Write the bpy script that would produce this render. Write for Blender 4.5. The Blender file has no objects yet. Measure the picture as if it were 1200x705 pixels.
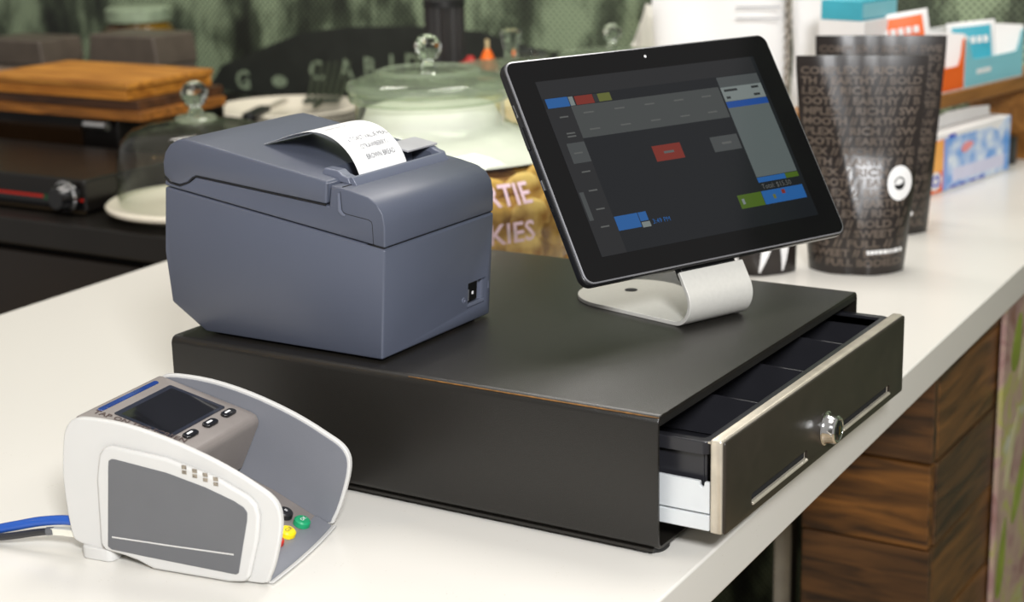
import bpy, bmesh, math, random
from mathutils import Vector, Matrix
random.seed(7)
S = bpy.context.scene
COL = S.collection
PI = math.pi

# ------------------------------------------------------------------ camera
cam_d = bpy.data.cameras.new('camera'); cam = bpy.data.objects.new('camera', cam_d); COL.objects.link(cam)
S.camera = cam
F_PX = 1992.0
cam_d.sensor_fit = 'HORIZONTAL'; cam_d.sensor_width = 36.0; cam_d.lens = F_PX / 1200 * 36.0
cam_d.clip_start = 0.02; cam_d.clip_end = 60
yaw, pitch, roll = 0.5554, 0.2581, -0.0240
fwd = Vector((-math.sin(yaw) * math.cos(pitch), math.cos(yaw) * math.cos(pitch), -math.sin(pitch)))
rt = fwd.cross(Vector((0, 0, 1))).normalized(); up = rt.cross(fwd)
r2 = rt * math.cos(roll) + up * math.sin(roll); u2 = -rt * math.sin(roll) + up * math.cos(roll)
mw = Matrix((r2, u2, -fwd)).transposed().to_4x4(); mw.translation = Vector((0.4540, -0.9005, 0.4370))
cam.matrix_world = mw
cam_d.dof.use_dof = True; cam_d.dof.focus_distance = 1.17; cam_d.dof.aperture_fstop = 8.0

# ------------------------------------------------------------------ world, lights, exposure
S.view_settings.view_transform = 'Standard'; S.view_settings.look = 'None'
S.view_settings.gamma = 1.0; S.view_settings.exposure = 0.0; S.view_settings.use_curve_mapping = False
W = bpy.data.worlds.new('world'); S.world = W; W.use_nodes = True
bg = W.node_tree.nodes['Background']; bg.inputs[0].default_value = (1.0, 0.965, 0.92, 1); bg.inputs[1].default_value = 0.33

def area(name, loc, target, size, power, color=(1, 1, 1), sy=None):
    d = bpy.data.lights.new(name, 'AREA'); d.energy = power; d.color = color
    d.shape = 'RECTANGLE'; d.size = size; d.size_y = sy or size
    o = bpy.data.objects.new(name, d); COL.objects.link(o); o.location = loc
    o.rotation_euler = (Vector(target) - Vector(loc)).to_track_quat('-Z', 'Y').to_euler()
    return o
area('flash_softbox', (0.98, -1.25, 1.10), (-0.15, 0.15, 0.05), 0.30, 52, (0.985, 0.99, 1.0))
area('fill_back', (-0.30, 1.0, 1.75), (-0.30, 1.0, 0), 0.7, 24, (1.0, 0.96, 0.9), 1.0)  # unseen overhead fill, added to brighten the back of the counter
area('fill_front', (-0.45, -0.25, 1.9), (-0.45, -0.25, 0), 0.9, 6, (1.0, 0.97, 0.92), 0.9)  # added overhead fill that lifts the counter top around the till
area('fill_mural', (-1.55, 1.0, 1.7), (-1.55, 1.15, 0), 0.5, 9, (1.0, 0.95, 0.88), 0.5)  # unseen wall washer, added to brighten the mural over the bench
for i, (x, y, z) in enumerate([(-2.1, -1.3, 1.3), (-1.6, -1.5, 1.3), (-1.0, -0.9, 1.5)]):
    d = bpy.data.lights.new('warm_bulb', 'POINT'); d.energy = 3; d.color = (1, 0.62, 0.25); d.shadow_soft_size = 0.035
    o = bpy.data.objects.new('warm_bulb', d); COL.objects.link(o); o.location = (x, y, z)

# ------------------------------------------------------------------ materials
def srgb(r, g, b):
    f = lambda c: (c / 255) / 12.92 if c / 255 <= 0.04045 else ((c / 255 + 0.055) / 1.055) ** 2.4
    return (f(r), f(g), f(b), 1)
def mat(name, col, rough=0.5, metal=0.0, vary=0.0, vscale=30, bump=0.0, bscale=400, coat=0.0, emis=None, estr=0, spec=0.5, col2=None):
    m = bpy.data.materials.new(name); m.use_nodes = True; nt = m.node_tree; b = nt.nodes['Principled BSDF']
    b.inputs['Base Color'].default_value = col; b.inputs['Roughness'].default_value = rough; b.inputs['Metallic'].default_value = metal
    b.inputs['Coat Weight'].default_value = coat; b.inputs['Specular IOR Level'].default_value = spec
    tc = nt.nodes.new('ShaderNodeTexCoord')
    if vary or col2:
        n = nt.nodes.new('ShaderNodeTexNoise'); n.inputs['Scale'].default_value = vscale; n.inputs['Detail'].default_value = 5
        nt.links.new(tc.outputs['Object'], n.inputs['Vector'])
        r = nt.nodes.new('ShaderNodeValToRGB'); r.color_ramp.elements[0].position = 0.35; r.color_ramp.elements[1].position = 0.65
        c2 = col2 or tuple(c * (1 - vary) for c in col[:3]) + (1,)
        r.color_ramp.elements[0].color = c2; r.color_ramp.elements[1].color = col
        nt.links.new(n.outputs['Fac'], r.inputs['Fac']); nt.links.new(r.outputs['Color'], b.inputs['Base Color'])
    if bump:
        n2 = nt.nodes.new('ShaderNodeTexNoise'); n2.inputs['Scale'].default_value = bscale; n2.inputs['Detail'].default_value = 2
        nt.links.new(tc.outputs['Object'], n2.inputs['Vector'])
        bp = nt.nodes.new('ShaderNodeBump'); bp.inputs['Strength'].default_value = bump; bp.inputs['Distance'].default_value = 0.0005
        nt.links.new(n2.outputs['Fac'], bp.inputs['Height']); nt.links.new(bp.outputs['Normal'], b.inputs['Normal'])
    if emis:
        b.inputs['Emission Color'].default_value = emis; b.inputs['Emission Strength'].default_value = estr
    return m
def wood(name, c1, c2, axis='X', scale=9, rough=0.45, knots=True):
    m = bpy.data.materials.new(name); m.use_nodes = True; nt = m.node_tree; b = nt.nodes['Principled BSDF']
    tc = nt.nodes.new('ShaderNodeTexCoord'); mp = nt.nodes.new('ShaderNodeMapping')
    mp.inputs['Scale'].default_value = {'X': (1, 9, 9), 'Y': (9, 1, 9), 'Z': (9, 9, 1)}[axis]
    nt.links.new(tc.outputs['Object'], mp.inputs['Vector'])
    oi = nt.nodes.new('ShaderNodeObjectInfo'); ad = nt.nodes.new('ShaderNodeVectorMath'); ad.operation = 'ADD'
    sc = nt.nodes.new('ShaderNodeVectorMath'); sc.operation = 'SCALE'; sc.inputs['Scale'].default_value = 37.0
    cb = nt.nodes.new('ShaderNodeCombineXYZ')
    for i in range(3): nt.links.new(oi.outputs['Random'], cb.inputs[i])
    nt.links.new(cb.outputs[0], sc.inputs[0]); nt.links.new(mp.outputs[0], ad.inputs[0]); nt.links.new(sc.outputs[0], ad.inputs[1])
    n = nt.nodes.new('ShaderNodeTexNoise'); n.inputs['Scale'].default_value = scale; n.inputs['Detail'].default_value = 8; n.inputs['Distortion'].default_value = 0.8
    nt.links.new(ad.outputs[0], n.inputs['Vector'])
    r = nt.nodes.new('ShaderNodeValToRGB'); r.color_ramp.elements[0].position = 0.33; r.color_ramp.elements[1].position = 0.68
    r.color_ramp.elements[0].color = c1; r.color_ramp.elements[1].color = c2
    nt.links.new(n.outputs['Fac'], r.inputs['Fac']); nt.links.new(r.outputs['Color'], b.inputs['Base Color'])
    b.inputs['Roughness'].default_value = rough
    bp = nt.nodes.new('ShaderNodeBump'); bp.inputs['Strength'].default_value = 0.35; bp.inputs['Distance'].default_value = 0.002
    nt.links.new(n.outputs['Fac'], bp.inputs['Height']); nt.links.new(bp.outputs['Normal'], b.inputs['Normal'])
    return m
def thin_glass(name, tint=(0.95, 0.975, 0.95, 1), edge=(0.80, 0.87, 0.78, 1), refl=0.75):
    m = bpy.data.materials.new(name); m.use_nodes = True; nt = m.node_tree
    nt.nodes.remove(nt.nodes['Principled BSDF']); out = nt.nodes['Material Output']
    lw = nt.nodes.new('ShaderNodeLayerWeight'); lw.inputs['Blend'].default_value = 0.35
    mx = nt.nodes.new('ShaderNodeMix'); mx.data_type = 'RGBA'
    mx.inputs[6].default_value = tint; mx.inputs[7].default_value = edge
    nt.links.new(lw.outputs['Facing'], mx.inputs[0])
    tr = nt.nodes.new('ShaderNodeBsdfTransparent'); nt.links.new(mx.outputs[2], tr.inputs[0])
    gl = nt.nodes.new('ShaderNodeBsdfGlossy'); gl.inputs['Roughness'].default_value = 0.03
    l2 = nt.nodes.new('ShaderNodeLayerWeight'); l2.inputs['Blend'].default_value = 0.5
    pw = nt.nodes.new('ShaderNodeMath'); pw.operation = 'POWER'; pw.inputs[1].default_value = 4.0; nt.links.new(l2.outputs['Facing'], pw.inputs[0])
    fr = nt.nodes.new('ShaderNodeMath'); fr.operation = 'MULTIPLY_ADD'; fr.inputs[1].default_value = refl; fr.inputs[2].default_value = 0.05
    nt.links.new(pw.outputs[0], fr.inputs[0])
    ms = nt.nodes.new('ShaderNodeMixShader')
    nt.links.new(fr.outputs[0], ms.inputs[0]); nt.links.new(tr.outputs[0], ms.inputs[1]); nt.links.new(gl.outputs[0], ms.inputs[2])
    nt.links.new(ms.outputs[0], out.inputs['Surface'])
    return m
def solid_glass(name, col=(0.93, 0.98, 0.94, 1)):
    m = bpy.data.materials.new(name); m.use_nodes = True; b = m.node_tree.nodes['Principled BSDF']
    b.inputs['Base Color'].default_value = col; b.inputs['Transmission Weight'].default_value = 1; b.inputs['Roughness'].default_value = 0.02; b.inputs['IOR'].default_value = 1.48
    return m
def lid_glass(name, col=(0.74, 0.82, 0.66, 1), fac=0.16):
    m = thin_glass(name, (0.96, 0.98, 0.95, 1), (0.60, 0.68, 0.55, 1)); nt = m.node_tree; out = nt.nodes['Material Output']
    src = out.inputs['Surface'].links[0].from_socket
    d = nt.nodes.new('ShaderNodeBsdfTranslucent'); d.inputs[0].default_value = col
    d2 = nt.nodes.new('ShaderNodeBsdfDiffuse'); d2.inputs[0].default_value = col
    a = nt.nodes.new('ShaderNodeMixShader'); a.inputs[0].default_value = 0.5; nt.links.new(d.outputs[0], a.inputs[1]); nt.links.new(d2.outputs[0], a.inputs[2])
    ms = nt.nodes.new('ShaderNodeMixShader'); ms.inputs[0].default_value = fac
    nt.links.new(src, ms.inputs[1]); nt.links.new(a.outputs[0], ms.inputs[2]); nt.links.new(ms.outputs[0], out.inputs['Surface'])
    return m
def speckle_stone(name, base, dark, rough):
    m = bpy.data.materials.new(name); m.use_nodes = True; nt = m.node_tree; b = nt.nodes['Principled BSDF']
    tc = nt.nodes.new('ShaderNodeTexCoord'); v = nt.nodes.new('ShaderNodeTexVoronoi'); v.inputs['Scale'].default_value = 330
    nt.links.new(tc.outputs['Object'], v.inputs['Vector'])
    r = nt.nodes.new('ShaderNodeValToRGB'); r.color_ramp.elements[0].position = 0.06; r.color_ramp.elements[1].position = 0.14
    r.color_ramp.elements[0].color = dark; r.color_ramp.elements[1].color = base
    nt.links.new(v.outputs['Distance'], r.inputs['Fac'])
    n = nt.nodes.new('ShaderNodeTexNoise'); n.inputs['Scale'].default_value = 60; n.inputs['Detail'].default_value = 6
    nt.links.new(tc.outputs['Object'], n.inputs['Vector'])
    mx = nt.nodes.new('ShaderNodeMix'); mx.data_type = 'RGBA'; mx.inputs[6].default_value = base
    rr = nt.nodes.new('ShaderNodeMapRange'); rr.inputs[1].default_value = 0.52; rr.inputs[2].default_value = 0.66
    nt.links.new(n.outputs['Fac'], rr.inputs[0]); nt.links.new(rr.outputs[0], mx.inputs[0]); nt.links.new(r.outputs['Color'], mx.inputs[7])
    nt.links.new(mx.outputs[2], b.inputs['Base Color']); b.inputs['Roughness'].default_value = rough
    return m

M_counter = speckle_stone('quartz', srgb(218, 215, 208), srgb(176, 166, 146), 0.28)
M_drawer = mat('black_powdercoat', srgb(27, 25, 22), 0.30, bump=0.35, bscale=1400)
M_drawer_in = mat('black_inner', srgb(24, 23, 22), 0.5, vary=0.2)
M_tray = mat('black_abs', srgb(36, 36, 40), 0.28, vary=0.15)
M_steel = mat('brushed_steel', srgb(214, 205, 188), 0.34, 0.55, vary=0.15, vscale=80)
M_chrome = mat('chrome', srgb(235, 235, 235), 0.1, 1.0, vary=0.05)
M_face = mat('drawer_face', srgb(46, 40, 33), 0.36, vary=0.2, vscale=60)
M_rail = mat('white_zinc', srgb(214, 218, 220), 0.4, 0.25, vary=0.06)
M_rubber = mat('rubber', srgb(22, 22, 22), 0.7, vary=0.2)
M_print = mat('printer_plastic', srgb(79, 84, 98), 0.42, vary=0.04, vscale=15, bump=0.1, bscale=2500)
M_print_lt = mat('printer_plastic_glossy', srgb(100, 105, 120), 0.3, vary=0.04)
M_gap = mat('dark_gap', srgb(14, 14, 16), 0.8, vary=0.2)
M_paper = mat('thermal_paper', srgb(238, 238, 238), 0.6, vary=0.02)
M_ink = mat('grey_ink', srgb(84, 84, 90), 0.7, vary=0.1)
M_ink_lt = mat('pale_ink', srgb(160, 160, 164), 0.7, vary=0.05)
M_white = mat('white_plastic', srgb(199, 198, 195), 0.35, vary=0.02)
M_tgrey = mat('terminal_grey', srgb(97, 98, 101), 0.42, vary=0.05, bump=0.2, bscale=1800)
M_tinner = mat('terminal_inner_grey', srgb(118, 120, 127), 0.4, vary=0.05, bump=0.2, bscale=1800)
M_tdeck = mat('terminal_deck', srgb(128, 121, 117), 0.42, vary=0.08, vscale=60, bump=0.2, bscale=1800)
M_keydeck = mat('keypad_deck', srgb(128, 121, 117), 0.5, vary=0.12, vscale=50)
M_blkgloss = mat('black_gloss', srgb(16, 16, 18), 0.1, vary=0.1, coat=0.3)
M_blk = mat('black_plastic', srgb(26, 26, 27), 0.35, vary=0.1)
M_blueled = mat('blue_plastic', srgb(18, 58, 132), 0.15, vary=0.3, vscale=60, coat=0.5)
M_scrframe = mat('screen_frame', srgb(36, 40, 52), 0.2, vary=0.2)
M_keygreen = mat('green_key', srgb(24, 150, 100), 0.35, vary=0.05)
M_keyyellow = mat('yellow_key', srgb(240, 214, 20), 0.35, vary=0.05)
M_keyred = mat('red_key', srgb(200, 50, 40), 0.35, vary=0.05)
M_keyblack = mat('black_key', srgb(30, 30, 32), 0.3, vary=0.05)
M_led = mat('led_window', srgb(150, 140, 125), 0.4, vary=0.5, vscale=600)
M_pen = mat('marker_ink', srgb(62, 42, 36), 0.6, vary=0.2)
M_bluecable = mat('blue_cable', srgb(38, 84, 170), 0.25, vary=0.1)
M_blkcable = mat('black_cable', srgb(50, 50, 52), 0.35, vary=0.1)
M_plug = mat('clear_plug', srgb(220, 218, 205), 0.2, vary=0.1)
M_tabbody = mat('tablet_shell', srgb(24, 24, 26), 0.3, vary=0.1)
M_tabglass = mat('tablet_glass', srgb(13, 13, 14), 0.08, vary=0.02, spec=0.3)
M_alu = mat('satin_aluminium', srgb(204, 202, 195), 0.45, 0.15, vary=0.04, vscale=300, bump=0.1, bscale=2500)
def ui(name, r, g, b, k=1.0):
    c = srgb(r, g, b); return mat('ui_' + name, (c[0] * 0.05, c[1] * 0.05, c[2] * 0.05, 1), 0.08, emis=c, estr=k * 0.56)
UI = {'bg': ui('bg', 36, 39, 44, .9), 'side': ui('side', 50, 51, 54, .9), 'grid': ui('grid', 88, 92, 92, .85), 'blue': ui('blue', 50, 115, 190, .85), 'red': ui('red', 150, 58, 48, .85),
      'olive': ui('olive', 118, 124, 62, .9), 'green': ui('green', 90, 120, 40, .85), 'grey': ui('grey', 90, 94, 95, .85), 'list': ui('list', 112, 122, 122, .85), 'lite': ui('lite', 150, 160, 158, .85),
      'row': ui('row', 40, 90, 175, .9), 'txt': ui('txt', 112, 114, 112, .9), 'ink': ui('ink', 60, 64, 66, .8), 'head': ui('head', 92, 97, 98, .9)}

# ------------------------------------------------------------------ mesh helpers
def finish(bm, name, m, parent=None, loc=None, rot=None, bev=0, seg=2, smooth=True, ang=38, link=True):
    bmesh.ops.recalc_face_normals(bm, faces=bm.faces[:])
    me = bpy.data.meshes.new(name); bm.to_mesh(me); bm.free()
    return obj_from(me, name, m, parent, loc, rot, bev, seg, smooth, ang)
def obj_from(me, name, m, parent=None, loc=None, rot=None, bev=0, seg=2, smooth=True, ang=38):
    if m is not None and not me.materials: me.materials.append(m)
    if smooth:
        for p in me.polygons: p.use_smooth = True
        if not bev: me.set_sharp_from_angle(angle=math.radians(ang))
    o = bpy.data.objects.new(name, me); COL.objects.link(o)
    if parent is not None: o.parent = parent
    if loc is not None: o.location = loc
    if rot is not None: o.rotation_euler = rot
    if bev:
        md = o.modifiers.new('bevel', 'BEVEL'); md.width = bev; md.segments = seg; md.limit_method = 'ANGLE'; md.angle_limit = math.radians(30)
        md.harden_normals = True; md.use_clamp_overlap = True
    return o
def box(bm, x0, x1, y0, y1, z0, z1):
    v = [bm.verts.new((x, y, z)) for z in (z0, z1) for y in (y0, y1) for x in (x0, x1)]
    for f in ((0, 2, 3, 1), (4, 5, 7, 6), (0, 1, 5, 4), (2, 6, 7, 3), (0, 4, 6, 2), (1, 3, 7, 5)): bm.faces.new([v[i] for i in f])
def bbox(name, m, parent, x0, x1, y0, y1, z0, z1, bev=0, seg=2, **k):
    bm = bmesh.new(); box(bm, x0, x1, y0, y1, z0, z1); return finish(bm, name, m, parent, bev=bev, seg=seg, **k)
def prism(bm, pts, a, b, axis='y'):
    """extrude a 2-D outline; axis y: pts are (x,z); axis z: pts are (x,y); axis x: pts are (y,z)"""
    f = {'y': lambda p, t: (p[0], t, p[1]), 'z': lambda p, t: (p[0], p[1], t), 'x': lambda p, t: (t, p[0], p[1])}[axis]
    A = [bm.verts.new(f(p, a)) for p in pts]; B = [bm.verts.new(f(p, b)) for p in pts]; n = len(pts)
    bm.faces.new(A); bm.faces.new(B[::-1])
    for i in range(n): bm.faces.new((A[i], B[i], B[(i + 1) % n], A[(i + 1) % n]))
def bprism(name, m, parent, pts, a, b, axis='y', bev=0, seg=2, **k):
    bm = bmesh.new(); prism(bm, pts, a, b, axis); return finish(bm, name, m, parent, bev=bev, seg=seg, **k)
def mm(pts): return [(x / 1000, z / 1000) for x, z in pts]
def rrect(x0, x1, y0, y1, r, n=5):
    o = []
    for cx, cy, a in ((x1 - r, y1 - r, 0), (x0 + r, y1 - r, 90), (x0 + r, y0 + r, 180), (x1 - r, y0 + r, 270)):
        for i in range(n + 1):
            t = math.radians(a + 90 * i / n); o.append((cx + r * math.cos(t), cy + r * math.sin(t)))
    return o
def lathe(bm, prof, n=32, close=False, off=(0, 0)):
    rings = []
    for r, z in prof:
        if r < 1e-6: rings.append([bm.verts.new((off[0], off[1], z))])
        else: rings.append([bm.verts.new((off[0] + r * math.cos(2 * PI * i / n), off[1] + r * math.sin(2 * PI * i / n), z)) for i in range(n)])
    pairs = list(zip(rings, rings[1:])) + ([(rings[-1], rings[0])] if close else [])
    for A, B in pairs:
        for i in range(n):
            j = (i + 1) % n
            if len(A) == 1 and len(B) == 1: continue
            if len(A) == 1: bm.faces.new((A[0], B[i], B[j]))
            elif len(B) == 1: bm.faces.new((A[i], A[j], B[0]))
            else: bm.faces.new((A[i], A[j], B[j], B[i]))
def blathe(name, m, parent, prof, n=32, close=False, **k):
    bm = bmesh.new(); lathe(bm, prof, n, close); return finish(bm, name, m, parent, **k)
def tube(bm, pts, r, n=8):
    pts = [Vector(p) for p in pts]; rings = []; N = len(pts)
    ref = None
    for i, p in enumerate(pts):
        d = (pts[min(i + 1, N - 1)] - pts[max(i - 1, 0)]).normalized()
        if ref is None: ref = d.orthogonal().normalized()
        ref = (ref - d * ref.dot(d)).normalized(); b = d.cross(ref)
        rr = r[i] if isinstance(r, (list, tuple)) else r
        rings.append([bm.verts.new(p + ref * rr * math.cos(2 * PI * k / n) + b * rr * math.sin(2 * PI * k / n)) for k in range(n)])
    for A, B in zip(rings, rings[1:]):
        for k in range(n): bm.faces.new((A[k], A[(k + 1) % n], B[(k + 1) % n], B[k]))
    bm.faces.new(rings[0][::-1]); bm.faces.new(rings[-1])
def btube(name, m, parent, pts, r, n=8, **k):
    bm = bmesh.new(); tube(bm, pts, r, n); return finish(bm, name, m, parent, **k)
def crom(pts, k=6):
    P = [Vector(p) for p in pts]; P = [2 * P[0] - P[1]] + P + [2 * P[-1] - P[-2]]; out = []
    for i in range(1, len(P) - 2):
        for j in range(k):
            t = j / k; a, b, c, d = P[i - 1:i + 3]
            out.append(0.5 * ((2 * b) + (c - a) * t + (2 * a - 5 * b + 4 * c - d) * t * t + (3 * b - a - 3 * c + d) * t ** 3))
    out.append(P[-2]); return out
def tag(o, label, cat, group=None, kind=None):
    o['label'] = label; o['category'] = cat
    if group: o['group'] = group
    if kind: o['kind'] = kind
    return o
def thing(name, label, cat, loc=(0, 0, 0), rz=0, group=None):
    o = bpy.data.objects.new(name, None); COL.objects.link(o); o.location = loc; o.rotation_euler = (0, 0, rz); o.empty_display_size = 0.02
    return tag(o, label, cat, group)
def struct(o): o['kind'] = 'structure'; return o
def text_data(s, size=1.0, align='LEFT', bold=0.0, shear=0.0):
    c = bpy.data.curves.new('txt', 'FONT'); c.body = s; c.size = size; c.align_x = align; c.resolution_u = 2; c.offset = bold; c.shear = shear
    o = bpy.data.objects.new('txt', c); COL.objects.link(o)
    dg = bpy.context.evaluated_depsgraph_get(); me = o.evaluated_get(dg).to_mesh()
    vs = [tuple(v.co) for v in me.vertices]; fs = [tuple(p.vertices) for p in me.polygons]
    o.evaluated_get(dg).to_mesh_clear(); bpy.data.objects.remove(o); bpy.data.curves.remove(c)
    return vs, fs
def text_obj(name, m, parent, items, fmap):
    """items: list of (string,size,x,y,align,bold); fmap maps flat (x,y) to local 3-D"""
    V, Fc = [], []
    for s, size, x, y, al, bold in items:
        vs, fs = text_data(s, size, al, bold); k = len(V)
        V += [fmap(v[0] + x, v[1] + y) for v in vs]; Fc += [tuple(i + k for i in f) for f in fs]
    me = bpy.data.meshes.new(name); me.from_pydata(V, [], Fc); me.update()
    return obj_from(me, name, m, parent, smooth=False)
def boolcut(o, bm_cut):
    bmesh.ops.recalc_face_normals(bm_cut, faces=bm_cut.faces[:])
    me = bpy.data.meshes.new('cut'); bm_cut.to_mesh(me); bm_cut.free()
    c = bpy.data.objects.new('cut', me); COL.objects.link(c); c.parent = o.parent
    md = o.modifiers.new('b', 'BOOLEAN'); md.object = c; md.operation = 'DIFFERENCE'; md.solver = 'EXACT'
    bpy.context.view_layer.update()
    dg = bpy.context.evaluated_depsgraph_get(); nm = bpy.data.meshes.new_from_object(o.evaluated_get(dg))
    o.modifiers.clear(); old = o.data; o.data = nm; bpy.data.objects.remove(c)
    for p in nm.polygons: p.use_smooth = True
    nm.set_sharp_from_angle(angle=math.radians(35))

# ================================================================== SETTING
FLOOR = -0.90
M_floor = mat('floor_tiles', srgb(188, 168, 138), 0.5, vary=0.3, vscale=6)  # unseen floor; light tan chosen to bounce warm light upwards
struct(bbox('floor', M_floor, None, -3.4, 2.2, -2.2, 1.62, FLOOR - 0.05, FLOOR))
# back wall with a printed, dotted green mural
mw_ = bpy.data.materials.new('mural'); mw_.use_nodes = True; nt = mw_.node_tree; b = nt.nodes['Principled BSDF']; b.inputs['Roughness'].default_value = 0.6
tc = nt.nodes.new('ShaderNodeTexCoord')
mp = nt.nodes.new('ShaderNodeMapping'); mp.inputs['Scale'].default_value = (5.0, 1, 2.2); mp.inputs['Location'].default_value = (2.35, 0, 0.4)
nt.links.new(tc.outputs['Object'], mp.inputs['Vector'])
n1 = nt.nodes.new('ShaderNodeTexNoise'); n1.inputs['Scale'].default_value = 1.9; n1.inputs['Detail'].default_value = 5; n1.inputs['Roughness'].default_value = 0.6
nt.links.new(mp.outputs[0], n1.inputs['Vector'])
r1 = nt.nodes.new('ShaderNodeValToRGB'); e = r1.color_ramp.elements
e[0].position = 0.38; e[0].color = srgb(46, 50, 42); e[1].position = 0.57; e[1].color = srgb(178, 198, 160)
ee = e.new(0.48); ee.color = srgb(92, 104, 82)
nt.links.new(n1.outputs['Fac'], r1.inputs['Fac'])
mp2 = nt.nodes.new('ShaderNodeMapping'); mp2.inputs['Rotation'].default_value = (0, math.radians(45), 0)
nt.links.new(tc.outputs['Object'], mp2.inputs['Vector'])
v1 = nt.nodes.new('ShaderNodeTexVoronoi'); v1.inputs['Scale'].default_value = 118; v1.inputs['Randomness'].default_value = 0.0
nt.links.new(mp2.outputs[0], v1.inputs['Vector'])
r2_ = nt.nodes.new('ShaderNodeValToRGB'); r2_.color_ramp.elements[0].position = 0.28; r2_.color_ramp.elements[1].position = 0.42
r2_.color_ramp.elements[0].color = (1, 1, 1, 1); r2_.color_ramp.elements[1].color = (0.22, 0.22, 0.22, 1)
nt.links.new(v1.outputs['Distance'], r2_.inputs['Fac'])
mx = nt.nodes.new('ShaderNodeMix'); mx.data_type = 'RGBA'; mx.blend_type = 'MULTIPLY'; mx.inputs[0].default_value = 0.9
nt.links.new(r1.outputs['Color'], mx.inputs[6]); nt.links.new(r2_.outputs['Color'], mx.inputs[7]); nt.links.new(mx.outputs[2], b.inputs['Base Color'])
wall = struct(bbox('wall_back', mw_, None, -3.4, 2.2, 1.62, 1.70, FLOOR, 1.9))
M_mural_ink = mat('mural_pale_ink', srgb(150, 166, 138), 0.6, vary=0.3, vscale=40)
M_mural_dark = mat('mural_dark_ink', srgb(44, 47, 42), 0.6, vary=0.25, vscale=25)
# dark silhouette printed on the mural behind the lettering
hill = [(-1.80, 0.001), (-1.76, 0.05), (-1.66, 0.085), (-1.56, 0.12), (-1.44, 0.135), (-1.30, 0.14), (-1.16, 0.135), (-1.05, 0.11), (-0.95, 0.10), (-0.90, 0.001)]
bprism('mural_silhouette', M_mural_dark, wall, hill, 1.6185, 1.6200, smooth=False)
text_obj('mural_lettering', M_mural_ink, wall, [('G', 0.05, -1.725, 0.008, 'LEFT', 0.001), ('C', 0.05, -1.545, 0.034, 'LEFT', 0.001), ('A', 0.05, -1.475, 0.040, 'LEFT', 0.001), ('B', 0.05, -1.418, 0.045, 'LEFT', 0.001), ('I', 0.05, -1.360, 0.052, 'LEFT', 0.001), ('D', 0.05, -1.325, 0.055, 'LEFT', 0.001)], lambda x, y: (x, 1.6180, y))
bprism('mural_dot', M_mural_ink, wall, [(-1.617 + 0.018 * math.cos(t * PI / 8), 0.026 + 0.011 * math.sin(t * PI / 8)) for t in range(16)], 1.6180, 1.6184, smooth=False)

# white stone counter, very slightly turned against the till
cdir = (-0.0396, 0.9992)
def cpt(x0, y): return (x0 + cdir[0] / cdir[1] * y, y)
counter = bprism('stone_counter', M_counter, None, [cpt(0.027, -0.75), cpt(0.027, 1.615), cpt(-0.845, 1.615), cpt(-0.845, -0.75)], -0.0353, 0.0, 'z', bev=0.002, seg=2)
tag(counter, 'thick white speckled stone counter top under the till and printer', 'counter')

# plank-clad cabinet under the counter
M_plank = [wood('plank_a', srgb(52, 34, 18), srgb(132, 86, 38), 'X', 7), wood('plank_b', srgb(70, 44, 20), srgb(170, 112, 44), 'X', 6), wood('plank_c', srgb(40, 28, 18), srgb(96, 64, 34), 'X', 8)]
M_plankY = [wood('plank_d', srgb(48, 33, 18), srgb(112, 76, 36), 'Y', 7), wood('plank_e', srgb(60, 40, 20), srgb(124, 84, 42), 'Y', 7), wood('plank_f', srgb(44, 31, 20), srgb(92, 64, 36), 'Y', 8)]
cab = thing('plank_cabinet', 'reclaimed wood plank cabinet carrying the white counter', 'cabinet', (-0.05, 0.725, FLOOR))
cz = [-0.0355, -0.090, -0.185, -0.280, -0.375, -0.470, -0.565, -0.66, -0.755, -0.8999]
bbox('carcass', M_gap, cab, -0.140, -0.012, 0.014, 0.87, 0.0, -0.036 - FLOOR)
for i in range(len(cz) - 1):
    z1, z0 = cz[i] - 0.0012 - FLOOR, cz[i + 1] + 0.0012 - FLOOR
    bbox('plank', M_plank[(i + 1 + i // 3) % 3], cab, -0.142, -0.001 * (i % 3), 0.0015 * (i % 2), 0.0145, z0, z1, bev=0.0015, seg=1)
    bbox('plank', M_plankY[i % 3], cab, -0.013, 0.001 * ((i + 1) % 2), 0.0152, 0.868, z0, z1, bev=0.0015, seg=1)
# metal leg and dark carcass in the knee hole
leg = thing('steel_post', 'grey square steel post in the dark under the counter', 'post', (-0.252, 0.83, FLOOR))
bbox('post', mat('leg_metal', srgb(170, 164, 150), 0.45, 0.6, vary=0.2), leg, -0.011, 0.011, -0.011, 0.011, 0.006, -0.042 - FLOOR, bev=0.002)
bbox('foot_plate', M_rubber, leg, -0.025, 0.025, -0.025, 0.025, 0.0, 0.006)
bbox('top_plate', M_blk, leg, -0.035, 0.035, -0.035, 0.035, -0.042 - FLOOR, -0.0355 - FLOOR)
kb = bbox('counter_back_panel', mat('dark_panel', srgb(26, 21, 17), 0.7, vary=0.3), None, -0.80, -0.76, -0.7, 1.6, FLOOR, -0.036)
tag(kb, 'dark brown panel closing the knee space under the counter', 'panel')

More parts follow.
